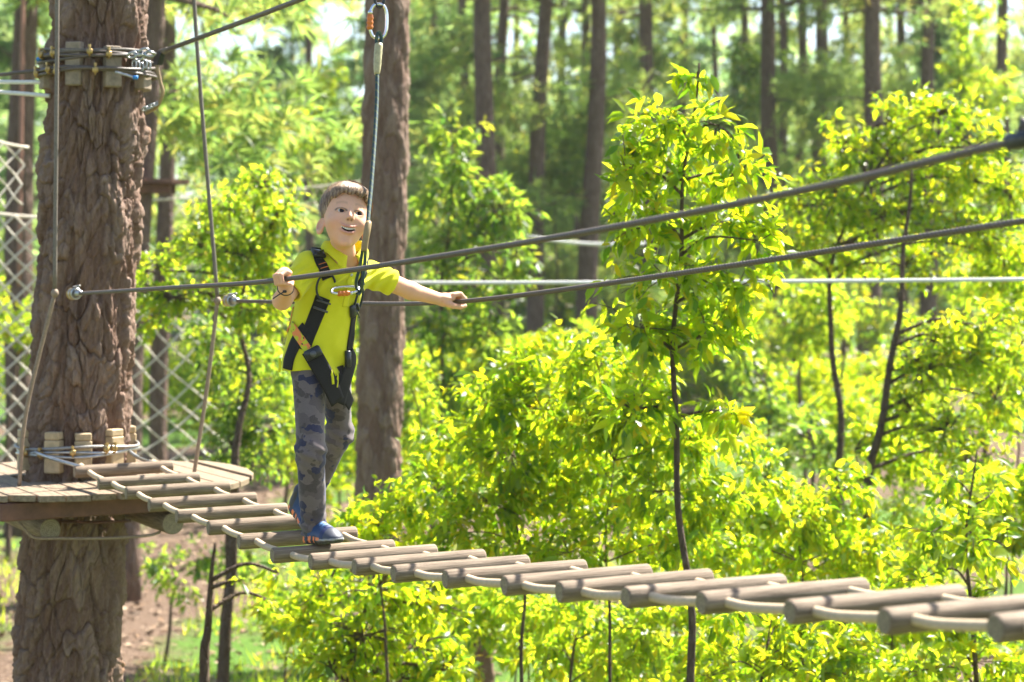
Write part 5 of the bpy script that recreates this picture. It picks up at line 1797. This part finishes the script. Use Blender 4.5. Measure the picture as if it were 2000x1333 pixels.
def ribbon(F_, path, width, off=0.001, thick=0.0025, across=5, per=6, close=False, edge_px=False):
    """webbing laid on a field's surface; path of pixels (cast on the surface) or world points"""
    pts = []
    for p in path:
        p = np.asarray(p, float)
        if len(p) == 2:
            c = cast(F_, p[0], p[1])
            if c is None:
                c = sproj(F_, P(p[0], p[1], 6.22))[0]
            pts.append(c)
        else:
            pts.append(sproj(F_, p)[0])
    pts = catmull(pts, per)
    pts = sproj(F_, pts, 2)
    n = F_.grad(pts)
    T = np.gradient(pts, axis=0); T /= np.linalg.norm(T, axis=1)[:, None]
    S = np.cross(T, n); S /= np.linalg.norm(S, axis=1)[:, None]
    # smooth side vectors
    for _ in range(3):
        S[1:-1] = (S[:-2] + S[1:-1] * 2 + S[2:]); S /= np.linalg.norm(S, axis=1)[:, None]
    us = np.linspace(-.5, .5, across)
    G = pts[:, None] + us[None, :, None] * width * S[:, None]
    m = len(pts)
    g0 = sproj(F_, G.reshape(-1, 3), 2); nn = F_.grad(g0)
    # webbing bridges hollows: pull back towards the straight cross-section where the cloth dips
    base = g0 + nn * off; top = g0 + nn * (off + thick)
    V = np.concatenate([top, base]); k = m * across
    F = []
    for i in range(m - 1):
        for j in range(across - 1):
            a = i * across + j
            F.append((a, a + 1, a + across + 1, a + across)); F.append((k + a, k + a + across, k + a + across + 1, k + a + 1))
        for j, fl in ((0, 0), (across - 1, 1)):
            a = i * across + j
            q4 = (a, a + across, k + a + across, k + a)
            F.append(q4 if not fl else q4[::-1])
    for i, fl in ((0, 1), (m - 1, 0)):
        for j in range(across - 1):
            a = i * across + j
            q4 = (a, a + 1, k + a + 1, k + a)
            F.append(q4[::-1] if fl else q4)
    return V, F
pl_o = obj("placket", ribbon(shirt, [(689, 522), (684, 545), (678, 575), (674, 600)], .022, .0004, .0022), M['shirt'], boy)
M['button'] = m_plain("pearl_button", (0.55, 0.55, 0.40), 0.2, var=0.05)
for px, py in ((686, 537), (671, 516)):
    c = cast(shirt, px, py); n = shirt.grad(c[None])[0]
    obj("button", tube([c + n * .001, c + n * .0035, c + n * .0045], np.array([.0052, .0052, .0035]), 14), M['button'], boy)

# ----------------------------------------------------------------- camouflage trousers
trs = Field()
trs.add(f_ell(PEL - UP * .004, np.stack([BL, BF, UP]), (.094, .070, .080)), .02)
cutR, cutL = AN_R - UP * .008, AN_L
def leg(a, b, c, ra, rb, rc, cut_n):
    f1 = f_capsule(a, b, ra, rb)[0]; f2 = f_capsule(b, c, rb, rc)[0]
    sh = unit(c - b); L2 = np.linalg.norm(c - b)
    def f(p):
        d = smin(f1(p), f2(p), .025)
        t = (p - b) @ sh
        low = np.clip((t - L2 * .55) / (L2 * .45), 0, 1)
        d = d + low * .0035 * np.sin(t * 190 + 2.5 * np.sin(p[:, 0] * 50 + p[:, 1] * 40))
        kn = np.exp(-(t / .05) ** 2)
        d = d + kn * .0025 * np.sin((p[:, 2] + p[:, 0] * .5) * 150)
        return np.maximum(d, t - L2)
    return f, (a + c) / 2, np.linalg.norm(a - c) / 2 + .1
trs.add(leg(HIP_R, KN_R, AN_R, .050, .044, .040, None), .018)
trs.add(leg(HIP_L, KN_L, AN_L, .048, .041, .035, None), .012)
trs.warp = lambda p: .0022 * snoise(p * np.array([1, 1, .7]), 71, 3, 8.0)
lo = np.array([P(545, 0, 6.3)[0] - .02, 6.06, AN_R[2] - .03]); hi = np.array([P(705, 0, 6.3)[0], 6.60, PEL[2] + .10])
tV, tQ = surface_nets(trs, lo, hi, 0.0032)
def m_camo():
    t = NT("camouflage_jersey")
    v = t.coords((1, 1, 1.25))
    def blob(seed, scale, th):
        vv = t.n("ShaderNodeMapping", Vector=v, Location=(seed * 3.1, seed * 1.7, seed * 2.3)).outputs[0]
        n = t.noise(vv, scale, 2.5, 0.55)
        return t.ramp(n, [(th, (0, 0, 0)), (th + .012, (1, 1, 1))])
    fine = t.noise(t.coords(), 300, 3, 0.6)
    c = t.mix(blob(2, 13, .50), (0.105, 0.081, 0.083), (0.145, 0.113, 0.114))
    c = t.mix(blob(5, 16, .57), c, (0.068, 0.053, 0.053))
    c = t.mix(blob(9, 14, .585), c, (0.026, 0.026, 0.066))
    c = t.mix(0.1, c, t.ramp(fine, [(0.3, (.04, .04, .04)), (0.7, (.25, .22, .22))]))
    return t.finish(c, 0.85, t.bump(fine, 0.15, 0.001), spec=0.2, Sheen_Weight=0.2)
M['camo'] = m_camo()
obj("trousers", (tV, tQ), M['camo'], boy)

# ----------------------------------------------------------------- shoes
def shoe(heel, fwd, up, label):
    fwd = unit(fwd); up = unit(up - fwd * np.dot(up, fwd)); lt = np.cross(up, fwd)
    A = np.stack([fwd, lt, up])
    W = lambda x, y, z: heel + x * fwd + y * lt + z * up
    s = Field()
    s.add(f_ell(W(.036, 0, .018), A, (.040, .030, .024)), .01)
    s.add(f_ell(W(.128, 0, .018), A, (.048, .036, .022)), .02)
    s.add(f_capsule(W(.045, 0, .016), W(.12, 0, .016), .028, .031), .02)
    s.add(f_capsule(W(.036, 0, .040), W(.130, 0, .024), .030, .026), .015)
    s.add(f_capsule(W(.034, 0, .045), W(.036, 0, .080), .030, .031), .015)
    s.add(f_capsule(W(.060, 0, .060), W(.105, 0, .042), .019, .017), .012)
    base = s.pr
    def cutf(p):
        l = (p - heel) @ A.T
        d = np.full(len(p), .3)
        for op, f, cc, br, k in base:
            d = smin(d, f(p), k)
        toe = np.clip((l[:, 0] - .12) / .06, 0, 1)
        d = d + .0012 * np.sin(l[:, 0] * 260) * (l[:, 2] < .014)
        d = d - .0014 * ((l[:, 2] < .017) & (l[:, 2] > .004))
        lace = (np.abs(l[:, 1]) < .014) & (l[:, 2] > .038) & (l[:, 0] > .058) & (l[:, 0] < .125)
        d = d - .0013 * lace * (np.sin(l[:, 0] * 480) > 0)
        return np.maximum(d, .0 + .010 * toe ** 2 - l[:, 2])
    S2 = Field(); S2.pr.append((1, cutf, W(.09, 0, .04), .15, .0005))
    c = W(.085, 0, .045)
    V, Q = surface_nets(S2, c - .135, c + .135, .0024)
    l = (V - heel) @ A.T
    cl = np.tile(np.array([0.018, 0.026, 0.060]), (len(V), 1))
    x, y, z = l[:, 0], l[:, 1], l[:, 2]
    wob = .003 * np.sin(x * 90)
    blue = (z > .026 + wob) & (x > .05) & (x < .135)
    cl[blue] = (0.018, 0.048, 0.13)
    cl[(z > .030) & (np.abs(y) < .016) & (x > .055) & (x < .128) & (np.sin(x * 480) > 0)] = (0.11, 0.22, 0.38)
    cl[(x > .138)] = (0.06, 0.065, 0.085)
    cl[(x > .118) & (x < .138) & (z > .02)] = (0.02, 0.03, 0.09)
    cl[(x < .05) & (z > .03)] = (0.035, 0.035, 0.045)
    cl[(x < .012) & (z > .04)] = (0.30, 0.32, 0.34)
    cl[z < .0165] = (0.045, 0.042, 0.042)
    cl[(z > .0125) & (z < .0185) & (x > .10)] = (0.30, 0.29, 0.28)
    org = (z > .006) & (z < .027 - .06 * np.abs(x - .05)) & (x < .122) & ((x < .034) | ((x > .052) & (x < .066)) | ((x > .078) & (x < .088)) | ((x > .098) & (x < .122) & (z > .014)))
    cl[org] = (0.85, 0.23, 0.07)
    cl[(z < .002)] = (0.07, 0.055, 0.045)
    me = new_mesh("shoe", V, Q); cattr(me, "tint", cl)
    o = link("shoe", me, M['shoe'], boy)
    o["label"] = label
    lg = np.array([[.115, .032, .030], [.118, .034, .030]])
    return W
def m_shoe():
    t = NT("shoe_leather")
    c = t.attr("tint").outputs["Color"]
    n = t.noise(t.coords(), 260, 3, .6)
    return t.finish(c, 0.5, t.bump(n, .2, .001), spec=.4)
M['shoe'] = m_shoe()
ff = unit(np.array([.63, -.77, .10]))
shoe(LOG7 + UP * (LOG_R - .001) - ff * .070, ff, UP, "blue trainer with orange sole inserts standing on the rung")
LOG6 = np.array(LOGS[6]) + LOG_END * 0.60
rf = unit(np.array([.50, -.76, -.46]))
ru = unit(UP - rf * rf[2])
ball = LOG6 + UP * LOG_R * .9 + ru * .002
shoe(ball - rf * .135, rf, UP, "rear trainer with lifted heel, black and orange")

# ----------------------------------------------------------------- hair
cmb = np.array([-.12, -.05, -.02, -.004, .016, .030, .046, .07, .12]); cmv = np.array([-.062, -.056, -.030, .004, -.006, .020, .046, .053, .056])
def hair_min(q_):
    return np.interp(q_[:, 1], cmb, cmv) + .004 * np.sin(q_[:, 0] * 190) * (q_[:, 1] > .03) + .010 * (np.abs(q_[:, 0]) > .045) * (q_[:, 1] > .03) * -1.0
hf = f_ell(H(0, -.014, .035), HA, (.0755, .0945, .0815))[0]
hf2 = f_ell(H(.004, .036, .066), HA, (.060, .050, .036))[0]
hair = Field()
def f_hair(p):
    q_ = hl(p)
    d = smin(hf(p), hf2(p), .02)
    az = np.arctan2(q_[:, 0], q_[:, 1] + .04)
    d = d + .0008 * np.sin(az * 46 + 8 * np.sin(q_[:, 2] * 60)) + .0005 * np.sin(az * 97 + q_[:, 2] * 70)
    return np.maximum(d, hair_min(q_) + .006 * (q_[:, 1] > .03) - q_[:, 2])
hair.pr.append((1, f_hair, H(0, 0, .03), .2, .0005))
hair_cap_only = True
hV, hQ = surface_nets(hair, HO - .15, HO + .17, .0028)
def m_hair():
    t = NT("light_brown_hair")
    a = t.attr("rnd").outputs["Fac"]
    c = t.ramp(a, [(0.0, (0.11, 0.06, 0.03)), (0.4, (0.25, 0.15, 0.08)), (1.0, (0.50, 0.34, 0.20))])
    return t.finish(c, 0.42, None, spec=0.5)
M['hair'] = m_hair()
rs = np.random.RandomState(8)
axc = unit(np.array([.05, -.42, 1.0]))
e1 = unit(np.cross(axc, [1, 0, 0])); e2 = np.cross(axc, e1)
SV, SF, SR = [hV], [], [np.clip(.45 + .35 * np.sin(np.arctan2(hl(hV)[:, 0], hl(hV)[:, 1] + .04) * 61), 0, 1)]
SFq = [hQ]; nb = len(hV)
cen = np.array([0, -.014, .035]); er = np.array([.0755, .0945, .0815])
for k in range(5000):
    ph = rs.uniform(0, 2 * np.pi); t0 = rs.uniform(0.02, 1.25); ln = rs.uniform(.35, .9)
    tt_ = np.linspace(t0, t0 + ln, 6)
    ph2 = ph + np.linspace(0, rs.normal(scale=.18), 6)
    dirs = np.cos(tt_)[:, None] * axc + np.sin(tt_)[:, None] * (np.cos(ph2)[:, None] * e1 + np.sin(ph2)[:, None] * e2)
    lift = rs.uniform(.0, .0045) + np.linspace(0, 1, 6) ** 2 * rs.uniform(-.003, .007)
    loc_ = cen + dirs * (er + lift[:, None])
    wpt = HO + loc_ @ HA
    fp = hf2(wpt); wpt = wpt + HF * 0
    fv = smin(hf(wpt), hf2(wpt), .02)
    up_ = unit(dirs.mean(0)) @ HA
    wpt = wpt + (HA.T @ (dirs.T)).T * np.clip(.0008 - fv, 0, .02)[:, None]
    ql = hl(wpt)
    ok = ql[:, 2] > hair_min(ql) - rs.uniform(-.004, .011)
    m = int(np.argmin(ok)) if not ok.all() else 6
    if m < 3: continue
    pts = wpt[:m]
    T = np.gradient(pts, axis=0); nrm = (dirs[:m]) @ HA
    S = np.cross(T, nrm); S /= np.linalg.norm(S, axis=1)[:, None] + 1e-9
    wd = np.linspace(.0008, .00025, m)[:, None] * (2.4 if k % 4 == 0 else 1.0)
    V = np.stack([pts - S * wd, pts + S * wd + nrm * .0004], 1).reshape(-1, 3)
    i = np.arange(m - 1) * 2 + nb
    SFq.append(np.stack([i, i + 1, i + 3, i + 2], -1)); SV.append(V); SR.append(np.full(len(V), rs.uniform(0, 1))); nb += len(V)
me = new_mesh("hair", np.concatenate(SV), np.concatenate(SFq)); fattr(me, "rnd", np.concatenate(SR))
link("hair", me, M['hair'], boy)

# ----------------------------------------------------------------- wrist cord
M['web'] = m_plain("black_webbing", (0.016, 0.0135, 0.013), 0.75, var=0.25, scale=300, bump=0.35, spec=0.3, dist=0.001)
M['cord'] = m_plain("black_cord", (0.02, 0.025, 0.035), 0.6, var=0.2, scale=200)
wrv = unit(WR_R - EL_R); wu = unit(np.cross(wrv, BL)); ww = np.cross(wrv, wu)
t = thing("wrist_cord", "thin black cord tied round the boy's right wrist", "cord", WR_R)
obj("loop", torus(WR_R - wrv * .004, wu, ww, .0235, .0235, .0026, 28, 7), M['cord'], t)
kn = P(556, 570, 5.965)
obj("knot", rbox(kn, np.eye(3), (.006, .004, .004), .002), M['cord'], t)
obj("tail", tube(catmull([kn, P(545, 576, 5.955), P(533, 584, 5.95)], 5), .0019, 6), M['cord'], t)
# ================================================================= safety harness
class Both:
    def __init__(self, *fs): self.fs = fs
    def __call__(self, p):
        d = self.fs[0](p)
        for f in self.fs[1:]: d = np.minimum(d, f(p))
        return d
    grad = Field.grad
wear = Both(shirt, trs)
drape = Field()
_lf = f_loft(0.002, RZ[0] - .05, RZ[-1]); _tr = trs
drape.pr.append((1, lambda p: smin(_lf[0](p), _tr(p), .04), PEL, .6, .001))
def m_print():
    t = NT("printed_yellow_webbing")
    v = t.coords()
    n = t.noise(v, 55, 2, .5); n2 = t.noise(v, 70, 2, .6)
    c = t.mix(t.ramp(n, [(.52, (0, 0, 0)), (.54, (1, 1, 1))]), (0.55, 0.55, 0.03), (0.80, 0.25, 0.08))
    c = t.mix(t.ramp(n2, [(.62, (0, 0, 0)), (.64, (1, 1, 1))]), c, (0.05, 0.04, 0.03))
    return t.finish(c, .7, spec=.3)
M['webprint'] = m_print()
M['buckle'] = m_plain("black_buckle", (0.014, 0.015, 0.019), 0.30, var=0.2, scale=60)
M['bar'] = m_plain("grey_buckle_bar", (0.10, 0.10, 0.105), 0.35, metal=0.4, var=0.1)
M['stitch'] = m_plain("orange_stitching", (0.75, 0.22, 0.05), 0.7, var=0.1)
M['alloy'] = m_plain("polished_alloy", (0.72, 0.72, 0.72), 0.22, metal=1.0, var=0.04)
M['orange_gate'] = m_plain("orange_gate_sleeve", (0.62, 0.17, 0.025), 0.4, var=0.12, scale=60)
hn = thing("safety_harness", "black full-body safety harness worn by the boy over the yellow shirt", "harness", PEL)
def strap(name, path, w, mt='web', off=.0015, th=.0026, F_=wear, per=6):
    return obj(name, ribbon(F_, path, w, off, th, 7, per), M[mt], hn)
def at(px, py, off=0.0, F_=wear):
    c = cast(F_, px, py)
    if c is None:
        c = sproj(F_, P(px, py, 6.2), 6)[0]
    n = F_.grad(c[None])[0]
    return c + n * off, n
def bar(px0, py0, px1, py1, r, mt, off, name="buckle_bar", parent=None):
    a, n = at(px0, py0, off); b, n2 = at(px1, py1, off)
    return obj(name, tube([a, (a + b) / 2 + (n + n2) * .0008, b], r, 8), M[mt], parent or hn)
back_r = SH_R + BL * .045 - BF * .085; back_l = SH_L - BL * .035 - BF * .085
s1 = strap("shoulder_strap", [back_r - UP * .10, back_r - UP * .01, (613, 487), (622, 505), (632, 526), (640, 545)], .033)
for (x, y) in ((629, 516), (632, 523)):
    a, n = at(x - 7, y + 2, .0048); b, n2 = at(x + 8, y - 2, .0048)
    o = obj("stitch", tube([a, b], .0012, 6), M['stitch'], None); o.parent = s1
c, n = at(620, 499, .008); tx = unit(np.cross(UP, n)); tx = unit(tx * .95 - UP * .1); ty = np.cross(n, tx)
obj("buckle", rbox(c, (tx, ty, n), (.0225, .016, .006), .003), M['buckle'], hn)
bar(609, 503, 632, 498, .0035, 'buckle', .016); bar(607, 492, 629, 488, .003, 'buckle', .012)
strap("shoulder_strap", [back_l - UP * .10, back_l - UP * .01, (713, 503), (712, 520), (706, 545), (700, 566)], .026)
# cord rings at the chest
c, n = at(635, 560, .006); tx = unit(np.cross(UP, n)); ty = np.cross(n, tx)
obj("chest_ring", torus(c, tx, unit(ty), .031, .043, .0036, 40, 8), M['cord'], hn)
c, n = at(697, 586, .008); tx = unit(np.cross(UP, n)); ty = np.cross(n, tx)
obj("chest_ring", torus(c, tx, unit(ty), .015, .040, .0036, 36, 8), M['cord'], hn)
# long chest straps
strap("chest_strap", [(631, 581), (618, 615), (604, 650), (592, 684)], .045)
bar(619, 586, 645, 594, .0028, 'bar', .006); bar(613, 600, 639, 610, .0036, 'bar', .0065)
strap("chest_strap", [(696, 592), (700, 615), (699, 645), (692, 690)], .029)
c, n = at(702, 610, .007); tx = unit(np.cross(UP, n)); tx = unit(tx + UP * .35 - n * n.dot(tx + UP * .35)); ty = np.cross(n, tx)
obj("buckle", rbox(c, (tx, ty, n), (.017, .020, .005), .003), M['buckle'], hn)
bar(694, 603, 708, 596, .0026, 'bar', .013); bar(696, 620, 713, 611, .0026, 'bar', .011)
# belt and leg loops
strap("hip_strap", [(600, 640), (582, 662), (567, 694), (561, 722)], .044)
strap("hip_strap", [(566, 598), (561, 622), (559, 650)], .014, 'webprint')
strap("leg_loop", [(606, 684), (622, 712), (640, 745), (658, 786)], .056, F_=drape, off=.004)
strap("leg_loop", [(691, 690), (682, 720), (672, 752), (660, 788)], .052, F_=drape, off=.003)
strap("leg_loop", [(655, 735), (664, 752), (676, 775), (685, 792)], .045, F_=drape, off=.002)
strap("print_strap", [(571, 634), (580, 650), (592, 668), (606, 690)], .027, 'webprint', .0050)
c, n = at(612, 690, .014); tx = unit(np.array([.85, .2, .45])); tx = unit(tx - n * n.dot(tx)); ty = np.cross(n, tx)
bk = obj("buckle", rbox(c, (tx, ty, n), (.027, .017, .009), .005), M['buckle'], hn)
o = obj("badge", tube([c + n * .008 - ty * .002, c + n * .0105 - ty * .002], np.array([.010, .009]), 16), M['bar'], None); o.parent = bk
c, n = at(690, 700, .010)
obj("buckle", rbox(c, (unit(np.cross(UP, n)), UP, n), (.009, .026, .008), .003), M['buckle'], hn)
# yellow webbing tails
for pts in (((646, 722), (650, 736), (654, 749)), ((659, 730), (661, 742), (662, 754)), ((546, 700), (547, 715), (545, 727))):
    pp_ = []
    for x, y in pts:
        k = cast(wear, x, y) if x > 600 else None
        pp_.append((k - np.array([0, .006, 0])) if k is not None else P(x, y, 6.17))
    ymin = min(p[1] for p in pp_)
    pp_ = [np.array([p[0], ymin, p[2]]) for p in pp_]
    g = catmull(pp_, 5); nn = np.array([0.2, -1, 0.]); S = unit(np.cross(g[-1] - g[0], nn))
    V = np.concatenate([g - S * .004, g + S * .004, g + S * .004 + nn * .002, g - S * .004 + nn * .002]); m = len(g)
    F = [(a * m + i, ((a + 1) % 4) * m + i, ((a + 1) % 4) * m + i + 1, a * m + i + 1) for a in range(4) for i in range(m - 1)] + [(0, 3 * m, 2 * m, m), (m - 1, 2 * m - 1, 3 * m - 1, 4 * m - 1)]
    obj("webbing_tail", (V, F), M['shirt'], hn)

# ----------------------------------------------------------------- chest carabiner
def carabiner(parent, c, u, v, hu, hv, r, gate_side, name="carabiner"):
    """oval ring; u long axis, v short axis; screw gate on the -v side"""
    u = unit(u); v = unit(v)
    ring = torus(c, u, v, hu, hv, r, 48, 10, sup=0.72)
    o = obj(name, ring, M['alloy'], parent)
    g0 = c - v * hv * gate_side - u * hu * .52; g1 = c - v * hv * gate_side + u * hu * .40
    n = 15
    pts = [g0 + (g1 - g0) * i / (n - 1) for i in range(n)]
    rr = np.array([r * (1.95 if (i // 2) % 2 else 1.65) for i in range(n)]); rr[0] = rr[-1] = r * 1.3
    k = obj("gate_sleeve", tube(pts, rr, 14), M['orange_gate'], None)
    k.parent = o
    k = obj("gate_nut", tube([g1, g1 + (g1 - g0) * .22], r * 1.35, 12), M['alloy'], None)
    k.parent = o
    return o
cc, cn = at(674, 566, .022)
cc = P(674, 567, cc[1] - .004)
carabiner(hn, cc, np.array([1, .35, .05]), np.array([.05, .75, .62]), .043, .0155, .0048, 1)

# ================================================================= lanyard from the overhead cable
ly = thing("lanyard", "dark green safety lanyard hanging from the overhead cable to the boy's chest", "lanyard", P(738, 90, 6.39))
def m_lanyard():
    t = NT("lanyard_rope")
    v = t.coords((1, 1, 1))
    w = t.n("ShaderNodeTexWave", {"wave_type": 'BANDS', "bands_direction": 'DIAGONAL'}, Vector=v, Scale=18.0, Distortion=1.5).outputs[1]
    n = t.noise(v, 250, 3, .6)
    c = t.mix(t.ramp(w, [(.80, (0, 0, 0)), (.9, (1, 1, 1))]), (0.030, 0.060, 0.065), (0.085, 0.115, 0.05))
    return t.finish(c, .65, t.bump(n, .4, .001), spec=.4)
M['lanyard'] = m_lanyard()
up_k = carabiner(ly, P(739, 42, 6.39), np.array([0.02, 0, 1]), np.array([1, .3, 0]), .0545, .0275, .0056, 1)
obj("hanger", torus(P(741, -6, 6.39), unit(np.array([.9, .3, 0])), UP, .016, .034, .0052, 30, 8), M['black_plastic'], ly)
cabp = S_A + (S_B - S_A) * 1.43
obj("pulley", rbox(cabp - UP * .03, (unit(S_B - S_A), unit(np.cross(UP, S_B - S_A)), UP), (.03, .012, .032), .006), M['steel'], ly)
obj("eye_loop", torus(P(740, 78, 6.385), unit(np.array([.9, .4, 0])), UP, .0085, .023, .0058, 24, 8), M['lanyard'], ly)
M['clear_sleeve'] = m_plain("yellowed_sleeve", (0.42, 0.37, 0.20), 0.35, var=0.25, scale=70)
sl = catmull([P(740, 86, 6.385), P(738, 110, 6.375), P(737, 130, 6.37), P(736, 146, 6.365)], 4)
obj("sleeve", tube(sl, np.interp(np.arange(len(sl)), [0, 3, 8, len(sl) - 3, len(sl) - 1], [.0125, .013, .0118, .0105, .008]) + .0007 * (np.arange(len(sl)) % 2), 12), M['clear_sleeve'], ly)
rp_ = catmull([P(737, 140, 6.37), P(735, 220, 6.30), P(727, 340, 6.16), P(718, 440, 6.045)], 14)
obj("rope", twisted(rp_, .0066, .012, 2, .004, 10, .08), M['lanyard'], ly)
M['tan_sleeve'] = m_plain("tan_sleeve", (0.27, 0.185, 0.08), 0.45, var=0.15, scale=40)
sl = catmull([P(720, 434, 6.05), P(717, 452, 6.035), P(713, 475, 6.03), P(711, 491, 6.03)], 4)
obj("sleeve", tube(sl, np.interp(np.arange(len(sl)), [0, 1, 3, 10, 12], [.009, .0105, .0105, .0100, .0095]), 14), M['tan_sleeve'], ly)
q1 = cc + unit(np.array([1, .35, .05])) * .040
obj("rope_strand", twisted(catmull([P(708, 488, 6.03), P(703, 520, 6.06), P(696, 548, 6.09), q1 + np.array([-.004, -.006, .012]), q1 + np.array([.001, -.008, -.004])], 10), .0050, .012, 2, .004, 8, .08), M['lanyard'], ly)
obj("rope_strand", twisted(catmull([P(714, 488, 6.03), P(712, 520, 6.05), P(708, 552, 6.07), q1 + np.array([.012, -.010, -.002]), q1 + np.array([.004, -.009, -.014]), q1 + np.array([-.003, -.002, -.010])], 10), .0050, .012, 2, .004, 8, .08), M['lanyard'], ly)
